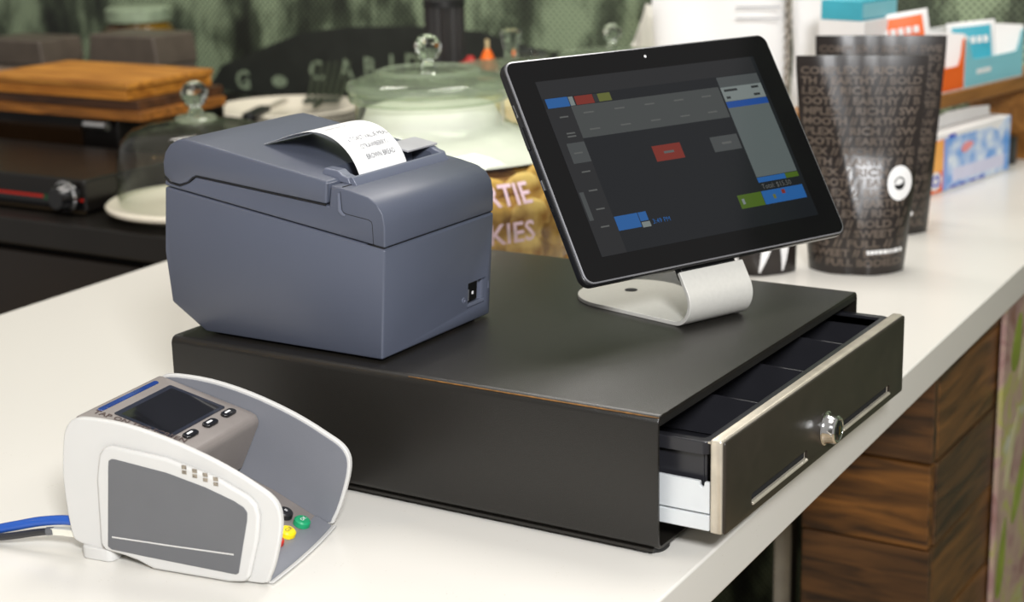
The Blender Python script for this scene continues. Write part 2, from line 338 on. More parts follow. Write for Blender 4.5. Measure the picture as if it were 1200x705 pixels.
# printed panel at the end of the counter front
M_poster = bpy.data.materials.new('printed_panel'); M_poster.use_nodes = True; nt = M_poster.node_tree; b = nt.nodes['Principled BSDF']; b.inputs['Roughness'].default_value = 0.35
tc = nt.nodes.new('ShaderNodeTexCoord'); n1 = nt.nodes.new('ShaderNodeTexNoise'); n1.inputs['Scale'].default_value = 13; n1.inputs['Detail'].default_value = 3; n1.inputs['Distortion'].default_value = 1.2
nt.links.new(tc.outputs['Object'], n1.inputs['Vector'])
r1 = nt.nodes.new('ShaderNodeValToRGB'); e = r1.color_ramp.elements
e[0].position = 0.30; e[0].color = srgb(128, 88, 74); e[1].position = 0.72; e[1].color = srgb(186, 186, 172)
for pos, c in ((0.42, srgb(164, 132, 128)), (0.52, srgb(178, 156, 138)), (0.60, srgb(168, 168, 90))): x = e.new(pos); x.color = c
nt.links.new(n1.outputs['Fac'], r1.inputs['Fac']); nt.links.new(r1.outputs['Color'], b.inputs['Base Color'])
pp = thing('printed_panel', 'glossy printed panel with leaves on the counter front at right', 'panel', (-0.049, 0.945, FLOOR))
bbox('board', M_poster, pp, 0.002, 0.008, 0.0, 0.62, 0.02, 0.85, bev=0.001)
M_leaf1 = mat('leaf_print', srgb(142, 160, 56), 0.35, vary=0.3, vscale=30); M_leaf2 = mat('leaf_print_pale', srgb(196, 190, 150), 0.35, vary=0.2)
def leafshape(cy, cz_, L, w, a):
    o = []
    for k in range(16):
        t = k / 15 * 2 * PI; px = L / 2 * math.cos(t); py = w / 2 * math.sin(t) * (1 - 0.35 * math.cos(t))
        o.append((cy + px * math.cos(a) - py * math.sin(a), cz_ + px * math.sin(a) + py * math.cos(a)))
    return o
for cy, cz_, L, w, a, m_ in [(0.050, -0.120 - FLOOR, 0.07, 0.035, 1.3, M_leaf1), (0.085, -0.130 - FLOOR, 0.09, 0.018, 1.2, M_leaf2), (0.05, -0.25 - FLOOR, 0.10, 0.020, 1.1, M_leaf2), (0.10, -0.30 - FLOOR, 0.12, 0.03, 1.0, M_leaf1), (0.03, -0.38 - FLOOR, 0.10, 0.03, 1.4, M_leaf1), (0.12, -0.19 - FLOOR, 0.09, 0.03, 1.5, M_leaf1)]:
    bprism('leaf', m_, pp, leafshape(cy, cz_, L, w, a), 0.0082, 0.0086, 'x', smooth=False)

# dark back bench meeting the counter
M_bench = mat('black_bench', srgb(26, 23, 20), 0.3, vary=0.3, vscale=8)
bn = thing('back_bench', 'black glossy work bench along the mural wall', 'bench', (-1.75, 0.575, FLOOR))
bprism('bench_top', M_bench, bn, [(-1.2, 0.0), (0.880, 0.0), (0.838, 1.04), (-1.2, 1.04)], -0.035 - FLOOR, -0.0002 - FLOOR, 'z', bev=0.003)
bbox('cabinet_body', M_bench, bn, -1.2, 0.836, 0.045, 1.04, 0.0, -0.036 - FLOOR)
M_door = mat('brown_black_door', srgb(34, 25, 18), 0.22, vary=0.4, vscale=5)
for k in range(4):
    d_ = bbox('cabinet_door', M_door, bn, -1.19 + k * 0.51, -0.70 + k * 0.51, 0.025, 0.044, 0.08, -0.05 - FLOOR, bev=0.003)
    btube('handle', M_chrome, d_, [(-0.92 + k * 0.51, 0.012, -0.10 - FLOOR), (-0.80 + k * 0.51, 0.012, -0.10 - FLOOR)], 0.005, 8)

# ================================================================== CASH DRAWER
DX, DW, DH, FH = 0.404, 0.350, 0.095, 0.0046
cd = thing('cash_drawer', 'black metal cash drawer pulled partly open under the receipt printer', 'cash drawer')
outer = rrect(0, DW, FH, DH, 0.0055, 4); inner = rrect(0.0022, DW - 0.0022, FH + 0.0022, DH - 0.0026, 0.0036, 4)
bm = bmesh.new()
def ring(pts, x): return [bm.verts.new((x, p[0], p[1])) for p in pts]
R0, R1, R2, R3 = ring(outer, -DX), ring(outer, -0.0008), ring([(p[0] * 0.9977 + 0.0004, p[1] * 0.994 + 0.0003) for p in outer], 0.0), ring(inner, 0.0)
R4 = ring(inner, -DX + 0.003); n = len(outer)
for A, B in ((R0, R1), (R1, R2), (R2, R3), (R3, R4)):
    for i in range(n): bm.faces.new((A[i], A[(i + 1) % n], B[(i + 1) % n], B[i]))
bm.faces.new(R0); bm.faces.new(R4)
house = finish(bm, 'housing', M_drawer, cd, ang=50)
bm = bmesh.new(); box(bm, -0.012, -0.0006, 0.0024, DW - 0.0024, DH - 0.0075, DH - 0.003); finish(bm, 'front_rim', M_drawer_in, cd)
# bent bottom fold along the near side
bbox('bottom_fold', M_drawer, cd, -DX + 0.004, -0.004, 0.0004, 0.004, FH - 0.0014, FH + 0.0005)
for fx in (-0.0125, -DX + 0.03):
    for fy in (0.0145, DW - 0.0145):
        o = blathe('foot', M_rubber, cd, [(0, 0), (0.0105, 0), (0.0125, 0.002), (0.0125, FH), (0, FH)], 20); o.location = (fx, fy, 0)
btube('edge_wear_highlight', mat('brass_wear_highlight', srgb(150, 104, 48), 0.5, 0.2, vary=0.5, vscale=200), cd, [(-0.19 + 0.019 * k, 0.0013 + 0.0001 * (k % 2), DH - 0.0012) for k in range(11)], [0.0002] + [0.00045] * 9 + [0.0003], 6)  # worn near top edge, its orange highlight painted in as a strip
btube('edge_wear_highlight', mat('steel_edge_highlight', srgb(200, 186, 160), 0.4, 0.3, vary=0.3, vscale=200), cd, [(-0.0006, 0.005 + 0.034 * k, DH - 0.0008) for k in range(11)], 0.0005, 6)  # highlight along the front top edge, put in as a pale strip
btube('edge_wear_highlight', bpy.data.materials['steel_edge_highlight'], cd, [(-0.0006, 0.0006, 0.010 + 0.008 * k) for k in range(10)], 0.0004, 6)  # same painted highlight down the near front edge
# the sliding drawer
DY0, DY1, ZT = 0.0085, DW - 0.0065, 0.0824
dr = thing('tmp', 'x', 'x'); bpy.data.objects.remove(dr)
tray = bmesh.new()
ty0, ty1, tx0, tx1, tz0, tz1 = 0.016, DW - 0.012, -0.30, 0.0265, 0.046, 0.0795
box(tray, tx0, tx1, ty0, ty1, tz0, tz0 + 0.002)
box(tray, tx1 - 0.002, tx1, ty0, ty1, tz0 + 0.002, tz1 - 0.002); box(tray, tx0, tx0 + 0.002, ty0, ty1, tz0 + 0.002, tz1 - 0.002)
box(tray, tx0 + 0.002, tx1 - 0.002, ty0, ty0 + 0.002, tz0 + 0.002, tz1 - 0.002); box(tray, tx0 + 0.002, tx1 - 0.002, ty1 - 0.002, ty1, tz0 + 0.002, tz1 - 0.002)
tr = finish(tray, 'coin_tray', M_tray, cd, bev=0.0006)
rim = bmesh.new()
ro = rrect(tx0 - 0.004, tx1 + 0.004, ty0 - 0.005, ty1 + 0.004, 0.006, 4); ri = rrect(tx0 + 0.002, tx1 - 0.002, ty0 + 0.002, ty1 - 0.002, 0.004, 4)
for za, zb in ((tz1 - 0.009, tz1),):
    A = [rim.verts.new((p[0], p[1], za)) for p in ro]; B = [rim.verts.new((p[0], p[1], zb)) for p in ro]; Cc = [rim.verts.new((p[0], p[1], zb)) for p in ri]; D = [rim.verts.new((p[0], p[1], za)) for p in ri]
    for P, Q in ((A, B), (B, Cc), (Cc, D), (D, A)):
        for i in range(len(ro)): rim.faces.new((P[i], P[(i + 1) % len(ro)], Q[(i + 1) % len(ro)], Q[i]))
finish(rim, 'tray_rim', M_tray, tr, bev=0.0008)
for y in (0.105, 0.185, 0.262):
    bprism('divider', M_tray, tr, [(tx0 + 0.003, 0.049), (tx1 - 0.0025, 0.049), (tx1 - 0.0025, tz1 - 0.0025), (tx1 - 0.06, tz1 - 0.001), (tx0 + 0.003, tz1 - 0.001)], y - 0.001, y + 0.001, bev=0.0004, seg=1)
# sloped coin bowls in front of each compartment
ys = [ty0 + 0.002, 0.104, 0.184, 0.261, ty1 - 0.002]
for a, b_ in zip(ys, ys[1:]):
    bprism('coin_bowl', M_tray, tr, [(tx1 - 0.0025, 0.0485), (tx1 - 0.0025, 0.066), (tx1 - 0.018, 0.052), (tx1 - 0.035, 0.0485)], a + 0.0025, b_ - 0.0005, bev=0.0004, seg=1)
# white steel side and bottom of the sliding box
for s, ya, yb in ((0, 0.0098, 0.0122), (1, DW - 0.0110, DW - 0.0086)):
    bprism('side_rail', M_rail, cd, [(-0.30, 0.033), (0.031, 0.0325), (0.031, 0.0535), (0.0275, 0.0535), (0.0272, 0.0508), (0.0258, 0.0496), (0.0245, 0.0508), (0.0245, 0.0535), (-0.30, 0.057)], ya, yb, bev=0.0004, seg=1)
    bbox('rail_channel', M_rail, cd, -0.30, 0.0315, ya - 0.0015 * (1 - 2 * s), yb - 0.0015 * (1 - 2 * s), 0.0215, 0.0318, bev=0.0005, seg=1)
bbox('drawer_floor', M_rail, cd, -0.30, 0.031, 0.0125, DW - 0.0125, 0.0302, 0.0325)
# front panel: steel pan with a dark face
fp = bprism('front_panel', M_steel, cd, [(0.0318, 0.0205), (0.0398, 0.0202), (0.0398, ZT - 0.0004), (0.0385, ZT), (0.0318, ZT)], DY0, DY1, bev=0.0012, seg=2)
facem = bmesh.new(); prism(facem, rrect(DY0 + 0.0012, DY1 - 0.0004, 0.0200, ZT - 0.0006, 0.0022, 4), 0.0397, 0.0418, 'x')
fc = finish(facem, 'front_face', M_face, fp, bev=0.0011, seg=3)
bbox('top_flange', M_steel, fp, 0.0285, 0.0318, DY0 + 0.004, DY1 - 0.002, ZT - 0.0042, ZT - 0.0032)
for a, b_ in ((0.0505, 0.1455), (0.2125, 0.3125)):
    cut = bmesh.new(); prism(cut, rrect(a, b_, 0.0266, 0.0342, 0.0024, 4), 0.0345, 0.05, 'x'); boolcut(fp, cut)
    cut = bmesh.new(); prism(cut, rrect(a, b_, 0.0266, 0.0342, 0.0024, 4), 0.0345, 0.05, 'x'); boolcut(fc, cut)
    bprism('slot_lip', M_steel, fc, [(0.0396, 0.0264), (0.0418, 0.0260), (0.0431, 0.0264), (0.0431, 0.0274), (0.0418, 0.0284), (0.0396, 0.0284)], a + 0.0010, b_ - 0.0010, bev=0.0004, seg=1)
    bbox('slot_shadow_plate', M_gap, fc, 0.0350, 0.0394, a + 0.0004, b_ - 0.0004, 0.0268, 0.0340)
lk = blathe('lock', M_chrome, fp, [(0.0, 0.0), (0.0122, 0.0), (0.0124, 0.0008), (0.0112, 0.0014), (0.0104, 0.0030), (0.0102, 0.0085), (0.0092, 0.0098), (0.0078, 0.0100), (0.0074, 0.0090), (0.0, 0.0090)], 36, ang=30)
lk.location = (0.0418, 0.1790, 0.0395); lk.rotation_euler = (0, PI / 2, 0)
o = blathe('lock_core', M_blkgloss, lk, [(0, 0.0088), (0.0070, 0.0088), (0.0070, 0.0098), (0.0060, 0.0104), (0, 0.0104)], 28)
bm = bmesh.new(); box(bm, -0.0030, 0.0030, -0.0009, 0.0009, 0.0103, 0.0107); finish(bm, 'keyhole', mat('brass', srgb(190, 160, 90), 0.3, 1, vary=0.2), lk)

# ================================================================== RECEIPT PRINTER
PW = 0.139
pr = thing('receipt_printer', 'slate grey receipt printer standing on the black cash drawer', 'printer', (-0.2235, 0.0155, DH), math.radians(-0.3))
lower = mm([(1.8, 2), (8, 81.3), (-191, 109.2), (-196, 60), (-192.5, 21), (-161, 2)])
bprism('lower_body', M_print, pr, lower, 0.0, PW, bev=0.0018, seg=3)
upper = mm([(7.8, 82.5), (8.4, 97), (7, 106), (2.5, 112.5), (-5, 116.8), (-20, 120.2), (-36, 122.6), (-38.5, 107.8), (-160, 118.5), (-166, 114.5), (-176, 110.6), (-186, 112.5), (-190.5, 114), (-191, 110.1)])
up_o = bprism('upper_body', M_print, pr, upper, 0.0002, PW - 0.0002, bev=0.0012, seg=3)
lid = mm([(-190.8, 118), (-190.8, 127), (-188.5, 134.5), (-183, 141), (-175, 145), (-168, 146), (-150, 143.4), (-100, 135.2), (-38.8, 125.3), (-38.2, 123.5), (-40.4, 108.9), (-159.5, 119.6), (-163.5, 117.6), (-168, 114), (-176, 111.8), (-184, 112.8)])
lid_o = bprism('paper_cover', M_print, pr, lid, -0.0006, PW + 0.0006, bev=0.0042, seg=4)
# paper slot cut through cover and body
cut = bmesh.new(); box(cut, -0.058, -0.0285, 0.024, 0.127, 0.100, 0.2); boolcut(lid_o, cut)
cut = bmesh.new(); box(cut, -0.058, -0.0285, 0.024, 0.127, 0.100, 0.2); boolcut(up_o, cut)
bbox('slot_floor', M_gap, pr, -0.0585, -0.028, 0.0235, 0.1275, 0.0985, 0.1005)
# raised lip in front of the slot, with its returns
lip = mm([(-28.6, 118), (-30.8, 124.6), (-29.5, 126.6), (-27.5, 126.2), (-24.4, 121.6), (-23.8, 118)])
bprism('slot_lip', M_print_lt, pr, lip, 0.014, 0.1285, bev=0.0006, seg=2)
bprism('slot_guide', M_print_lt, pr, mm([(-56, 124), (-52, 131.5), (-40, 130.5), (-36.2, 127.5), (-31, 126), (-29, 121)]), 0.0135, 0.0235, bev=0.0012, seg=2)
bprism('slot_guide', M_print_lt, pr, mm([(-56, 124), (-52, 130.5), (-40, 129.5), (-36.2, 127.5), (-31, 126), (-29, 121)]), 0.1278, 0.1345, bev=0.0012, seg=2)
bprism('tear_bar', mat('tear_bar_metal', srgb(196, 196, 200), 0.35, 0.3, vary=0.1), pr, mm([(-62, 133.2), (-60, 134.6), (-39, 131.2), (-39.4, 129.6)]), 0.098, 0.136, bev=0.0003, seg=1)
bbox('feed_roller', M_print_lt, pr, -0.0575, -0.0555, 0.094, 0.126, 0.105, 0.129, bev=0.0004)
# front cover outline: groove and recessed grip on the near side
def groove(pts, r, parent, name='seam'): return btube(name, M_gap, parent, pts, r, 6)
sy = -0.00005
gp = [(-28, 119), (-27.2, 106), (-25.8, 104.3), (-23.5, 103.5), (-5, 101.2), (-2.6, 100), (-2.0, 98), (-1.6, 84.2)]
groove([(x / 1000, 0.0005, z / 1000) for x, z in gp], 0.00042, pr)
groove([(x / 1000, PW - 0.0005, z / 1000) for x, z in gp], 0.00042, pr)
groove([(-0.028, y / 1000, 0.1215) for y in range(3, 14, 5)], 0.0004, pr)
bprism('grip', M_print_lt, pr, mm([(-30.2, 117.5), (-28.6, 118), (-27.9, 106), (-26.2, 103.8), (-24.5, 103), (-25, 101.8), (-27.6, 102.3), (-30.4, 105)]), -0.0006, 0.001, bev=0.0003, seg=1)
groove([(x / 1000, 0.0002, z / 1000) for x, z in [(-159, 119.2), (-100, 113.9), (-41, 108.3)]], 0.0006, pr, 'cover_gap')
groove([(x / 1000, 0.0002, z / 1000) for x, z in [(-190, 116), (-185, 112.4), (-176, 111.1), (-167, 114.2), (-163, 117.8), (-159, 119.2)]], 0.0006, pr, 'cover_gap')
bbox('body_seam', M_gap, pr, -0.19, 0.0062, 0.0012, PW - 0.0012, 0.0815, 0.0835)
# power switch on the front face (front leans out a little towards the top)
fl = math.atan2(6.2, 79.3)
sw = bpy.data.objects.new('power_switch', None)
bpy.data.objects.remove(sw)
def ff(y, z, d): return ((1.8 + 6.2 * (z - 2) / 79.3) / 1000 + d, y / 1000, z / 1000)
bm = bmesh.new()
def fquad(y0, y1, z0, z1, d0, d1):
    v = [bm.verts.new(ff(y, z, d)) for d in (d0, d1) for z in (z0, z1) for y in (y0, y1)]
    for f in ((0, 2, 3, 1), (4, 5, 7, 6), (0, 1, 5, 4), (2, 6, 7, 3), (0, 4, 6, 2), (1, 3, 7, 5)): bm.faces.new([v[i] for i in f])
lb = [c for c in pr.children if c.name.startswith('lower_body')][0]
fquad(107, 131.5, 13.5, 33, -0.009, 0.01); cutb = bm
boolcut(lb, cutb)
bm = bmesh.new(); fquad(106.8, 131.7, 13.3, 33.2, -0.0095, -0.0086); sw = finish(bm, 'switch_recess', M_gap, pr)
bm = bmesh.new(); fquad(107.4, 122.5, 17.6, 32.4, -0.0085, -0.0018); finish(bm, 'rocker_switch', M_blkgloss, sw, bev=0.0006)
bm = bmesh.new(); fquad(108.2, 110.6, 18.8, 27.5, -0.0018, -0.0012); finish(bm, 'rocker_edge', M_tgrey, sw)
bm = bmesh.new(); fquad(115.2, 117.0, 22.8, 25.0, -0.0018, -0.0014); finish(bm, 'switch_mark', M_paper, sw)
for k, (a, b_) in enumerate(((122.8, 125.2), (125.6, 128.2), (128.6, 131.3))):
    bm = bmesh.new(); fquad(a, b_, 15.6, 33, -0.0085, -0.0072 + 0.0026 * k); finish(bm, 'recess_step', M_print_lt, sw, bev=0.0003, seg=1)
bm = bmesh.new(); fquad(107.2, 131.3, 13.7, 16.4, -0.0085, -0.0008); finish(bm, 'recess_sill', M_print_lt, sw, bev=0.0005)
for y, z, r in ((101.5, 21.3, 2.3),):
    o = blathe('reset_button', M_print_lt, pr, [(0, -0.001), (r / 1000, -0.001), (r / 1000, 0.0002), (r / 1500, 0.0005), (r / 1900, -0.0002), (0, -0.0002)], 16); o.location = ff(y, z, 0); o.rotation_euler = (0, PI / 2 + fl, 0)
bm = bmesh.new(); fquad(134.6, 135.8, 23, 28.5, -0.0005, 0.0003); finish(bm, 'side_notch', M_print_lt, pr, bev=0.0002)
for fx, fy in ((-0.012, 0.012), (-0.012, PW - 0.012), (-0.15, 0.012), (-0.15, PW - 0.012)):
    o = blathe('foot', M_rubber, pr, [(0, 0), (0.006, 0), (0.006, 0.0025), (0, 0.0025)], 14); o.location = (fx, fy, 0)
for yy in (0.100, 0.106): 
    o = blathe('cover_pip', M_print_lt, pr, [(0, 0), (0.0016, 0), (0.0012, 0.0005), (0, 0.0006)], 10); o.location = (-0.088, yy + 0.012, 0.1333); 

# ================================================================== RECEIPT
ry0, ry1 = 0.036, 0.094
rpath = crom([(-36, 0, 104), (-36.5, 0, 117), (-40.5, 0, 129), (-48.5, 0, 140), (-61, 0, 148.5), (-77, 0, 151.8), (-95, 0, 149), (-111, 0, 143.8), (-124, 0, 139.9)], 6)
rpath = [Vector((p.x / 1000, 0, p.z / 1000)) for p in rpath]
rl = [0.0]
for a, b_ in zip(rpath, rpath[1:]): rl.append(rl[-1] + (b_ - a).length)
def rat(s, off=0.0):
    s = max(0, min(rl[-1] - 1e-6, s))
    i = max(k for k in range(len(rl) - 1) if rl[k] <= s); t = (s - rl[i]) / (rl[i + 1] - rl[i])
    d = (rpath[i + 1] - rpath[i]).normalized(); nn = Vector((-d.z, 0, d.x)) * -1
    return rpath[i].lerp(rpath[i + 1], t) + nn * off
rc = thing('receipt', 'white printed receipt curling out of the slate grey printer', 'receipt', pr.location, math.radians(-0.3))
bm = bmesh.new(); prev = None
for k in range(49):
    s = rl[-1] * k / 48; P = [rat(s, -0.00006), rat(s, 0.00006)]
    row = [bm.verts.new((P[j].x, y, P[j].z)) for j, y in ((0, ry0), (0, ry1), (1, ry1), (1, ry0))]
    if prev:
        for i in range(4): bm.faces.new((prev[i], prev[(i + 1) % 4], row[(i + 1) % 4], row[i]))
    else: bm.faces.new(row[::-1])
    prev = row
bm.faces.new(prev); finish(bm, 'paper', M_paper, rc, ang=60)
RL = rl[-1]
def rmap(x, y): P = rat(y, 0.00030); return (P.x, ry0 + x * 0.80, P.z)
text_obj('printed_order', M_ink, rc, [('1 x TOAST VALUE MEAL', 0.0060, 0.008, 0.0460, 'LEFT', 0), ('(STRAWBERRY)', 0.0060, 0.020, 0.0375, 'LEFT', 0), ('BROWN BREAD', 0.0060, 0.020, 0.0290, 'LEFT', 0)], rmap)
text_obj('printed_heading', M_ink_lt, rc, [('TAKEAWAY 015', 0.0050, 0.008, 0.0660, 'LEFT', 0), ('________________', 0.0052, 0.008, 0.0612, 'LEFT', 0)], rmap)

# ================================================================== TABLET STAND AND TABLET
tyaw = -0.3956
nh = Vector((math.cos(0.3956), -math.sin(0.3956), 0)); rr_ = Vector((math.sin(0.3956), math.cos(0.3956), 0))
Fp = Vector((-0.0674, 0.2204, DH)) - nh * 0.005
st = thing('tablet_stand', 'bent brushed aluminium stand holding the tablet on the cash drawer', 'tablet stand', Fp, tyaw)
HW, TH = 0.0315, 0.0032
bm = bmesh.new()
path = []
for k in range(0, 25): path.append((-0.128 + 0.128 * (k / 24) ** 1.3, TH / 2))
tilt = 0.5742; cr = 0.0165
for k in range(1, 13):
    t = -PI / 2 + (PI / 2 + tilt) * k / 12; path.append((cr * math.cos(t), TH / 2 + cr + cr * math.sin(t)))
ux, uz = -math.sin(tilt), math.cos(tilt)
ex, ez = path[-1]
for k in range(1, 4): path.append((ex + ux * 0.0165 * k / 3, ez + uz * 0.0165 * k / 3))
prev = None; N = len(path)
for i, (x, z) in enumerate(path):
    a = path[max(i - 1, 0)]; c = path[min(i + 1, N - 1)]; d = Vector((c[0] - a[0], c[1] - a[1])).normalized(); nx, nz = -d.y, d.x
    w = HW + (0.0125 * min(1, max(0, -x) / 0.085) if i < 25 else 0)
    if x < -0.128 + 0.050 and i < 25:
        q = (x + 0.128) / 0.050; w = w * max(0.03, (1 - (1 - q) ** 2.4)) ** 0.5
    row = [bm.verts.new((x + nx * s * TH / 2, y, z + nz * s * TH / 2)) for s, y in ((-1, -w), (-1, w), (1, w), (1, -w))]
    if prev:
        for k in range(4): bm.faces.new((prev[k], prev[(k + 1) % 4], row[(k + 1) % 4], row[k]))
    else: bm.faces.new(row[::-1])
    prev = row
bm.faces.new(prev); finish(bm, 'bent_plate', M_alu, st, bev=0.0005, seg=2)
o = blathe('cable_hole', M_gap, st, [(0, TH + 0.0001), (0.005, TH + 0.0001), (0.0052, TH + 0.0003), (0.0046, TH + 0.0004), (0, TH + 0.0002)], 20); o.location = (-0.092, 0.004, 0)
pn = Vector((math.cos(tilt), 0, math.sin(tilt))); pu = Vector((ux, 0, uz))

TW2, TH2, TT = 0.1295, 0.0875, 0.0092
tc_ = Vector((-0.104, 0.2468, 0.2159))
n_t = nh * math.cos(tilt) + Vector((0, 0, math.sin(tilt))); u_t = n_t.cross(rr_)
tab = thing('tablet', 'black tablet showing a dim point of sale screen on an aluminium stand', 'tablet', (0, 0, 0))
tab.matrix_world = Matrix((rr_, u_t, n_t)).transposed().to_4x4() ; tab.matrix_world = Matrix.Translation(tc_) @ tab.matrix_world
bprism('shell', M_tabbody, tab, rrect(-TW2 - 0.0012, TW2 + 0.0012, -TH2 - 0.0012, TH2 + 0.0012, 0.0085, 6), -TT, -0.0012, 'z', bev=0.0024, seg=3)
bm = bmesh.new(); ro = rrect(-TW2 - 0.0004, TW2 + 0.0004, -TH2 - 0.0004, TH2 + 0.0004, 0.008, 6); ri = rrect(-TW2 + 0.0006, TW2 - 0.0006, -TH2 + 0.0006, TH2 - 0.0006, 0.0072, 6)
lay = [[bm.verts.new((p[0], p[1], z)) for p in P] for P, z in ((ro, -0.0013), (ro, -0.0002), (ri, 0.0002), (ri, -0.0013))]
for A, B in zip(lay, lay[1:] + lay[:1]):
    for i in range(len(ro)): bm.faces.new((A[i], A[(i + 1) % len(ro)], B[(i + 1) % len(ro)], B[i]))
finish(bm, 'chrome_edge', mat('dark_chrome', srgb(150, 150, 154), 0.24, 0.6, vary=0.05), tab)
bprism('glass', M_tabglass, tab, rrect(-TW2 + 0.0006, TW2 - 0.0006, -TH2 + 0.0006, TH2 - 0.0006, 0.0072, 6), -0.0013, 0.0001, 'z')
SW2, SH2 = 0.1085, 0.0698
disp = bprism('display', UI['bg'], tab, rrect(-SW2, SW2, -SH2, SH2, 0.0004, 1), 0.00012, 0.00020, 'z', smooth=False)
def uirect(name, key, u0, u1, v0, v1, lay=1):
    bm = bmesh.new(); box(bm, -SW2 + 2 * SW2 * u0, -SW2 + 2 * SW2 * u1, SH2 - 2 * SH2 * v1, SH2 - 2 * SH2 * v0, 0.0001 + 0.0001 * lay, 0.00016 + 0.0001 * lay)
    return finish(bm, name, UI[key], disp, smooth=False)
uirect('side_bar', 'side', 0.0, 0.106, 0.16, 1.0); uirect('title_bar', 'side', 0.0, 0.985, 0.0, 0.10)
uirect('menu_chip', 'blue', 0.012, 0.106, 0.103, 0.158); uirect('menu_chip', 'lite', 0.109, 0.128, 0.105, 0.157); uirect('menu_chip', 'red', 0.134, 0.212, 0.106, 0.157); uirect('menu_chip', 'ink', 0.214, 0.232, 0.108, 0.155); uirect('menu_chip', 'olive', 0.233, 0.288, 0.108, 0.154)
uirect('button_grid', 'grid', 0.107, 0.776, 0.160, 0.347)
for rv in (0.206, 0.303):
    for cu in (0.170, 0.305, 0.440, 0.575, 0.705): uirect('button_caption', 'txt', cu - 0.022, cu + 0.022, rv - 0.004, rv + 0.004, 2)
uirect('side_tile', 'grey', 0.030, 0.105, 0.365, 0.480, 2); uirect('scroll_bar', 'grey', 0.006, 0.024, 0.64, 0.80, 2)
for lu, lv in ((0.062, 0.215), (0.064, 0.310), (0.064, 0.328), (0.064, 0.424), (0.066, 0.532), (0.065, 0.639), (0.066, 0.745), (0.058, 0.843)): uirect('side_caption', 'txt', lu - 0.018, lu + 0.018, lv - 0.004, lv + 0.004, 3)
uirect('red_button', 'red', 0.376, 0.504, 0.449, 0.540); uirect('red_button_caption', 'txt', 0.42, 0.465, 0.487, 0.500, 2)
uirect('grey_button', 'grey', 0.644, 0.773, 0.449, 0.539); uirect('grey_button_caption', 'txt', 0.690, 0.735, 0.487, 0.500, 2)
uirect('order_list', 'list', 0.784, 0.984, 0.104, 0.722); uirect('list_head', 'head', 0.784, 0.984, 0.104, 0.165, 2); uirect('list_rows', 'lite', 0.784, 0.984, 0.168, 0.253, 2); uirect('selected_row', 'row', 0.784, 0.984, 0.256, 0.294, 2)
for a, b_, v in ((0.796, 0.86, 0.188), (0.93, 0.965, 0.186), (0.796, 0.815, 0.232), (0.93, 0.96, 0.232)): uirect('row_caption', 'ink', a, b_, v - 0.007, v + 0.007, 3)
uirect('list_foot', 'blue', 0.784, 0.920, 0.725, 0.755, 1); uirect('list_foot', 'green', 0.921, 0.984, 0.725, 0.755, 1)
uirect('green_button', 'green', 0.662, 0.776, 0.806, 0.886); uirect('blue_button', 'blue', 0.778, 0.981, 0.806, 0.886); uirect('button_icon', 'lite', 0.676, 0.688, 0.830, 0.862, 2)
uirect('button_icon', 'olive', 0.825, 0.838, 0.835, 0.86, 2); uirect('button_icon', 'red', 0.872, 0.889, 0.815, 0.84, 2)
uirect('blue_button', 'blue', 0.108, 0.207, 0.800, 0.880); uirect('blue_button', 'blue', 0.210, 0.245, 0.800, 0.850); uirect('grey_button', 'lite', 0.211, 0.247, 0.856, 0.886)
text_obj('total_text', UI['txt'], disp, [('Total: $15.50', 0.0058, -SW2 + 2 * SW2 * 0.79, SH2 - 2 * SH2 * 0.795, 'LEFT', 0)], lambda x, y: (x, y, 0.0004))
text_obj('clock_text', UI['blue'], disp, [('3:49 PM', 0.0052, -SW2 + 2 * SW2 * 0.258, SH2 - 2 * SH2 * 0.876, 'LEFT', 0)], lambda x, y: (x, y, 0.0004))
o = blathe('camera_lens', M_paper, tab, [(0, 0), (0.0011, 0), (0.0010, 0.0003), (0, 0.0006)], 14); o.location = (0.001, SH2 + 0.0105, 0.0001)  # white colour stands in for the small bright light on the lens
bbox('volume_button', M_tabbody, tab, -TW2 - 0.0026, -TW2 - 0.0008, 0.020, 0.038, -0.0065, -0.0038, bev=0.0006)
bbox('power_button', M_chrome, tab, -TW2 - 0.0022, -TW2 - 0.0008, -0.012, -0.004, -0.0062, -0.0042, bev=0.0004)
bbox('side_port', M_chrome, tab, -TW2 - 0.0016, -TW2 - 0.0008, 0.046, 0.056, -0.0060, -0.0044, bev=0.0003)
for yy in (-0.032, -0.05): bbox('side_port', M_blkgloss, tab, -TW2 - 0.0016, -TW2 - 0.0008, yy, yy + 0.009, -0.0060, -0.0040, bev=0.0003)
# adapter plate between tablet and stand
off = 0.0
bm = bmesh.new(); box(bm, -0.036, 0.018, -TH2 - 0.0075, 0.02, -TT - 0.0075, -TT - 0.0001)
o = finish(bm, 'mount_plate', M_blk, st, bev=0.001); 
bpy.context.view_layer.update()
o.matrix_parent_inverse = st.matrix_world.inverted(); o.matrix_world = tab.matrix_world.copy()

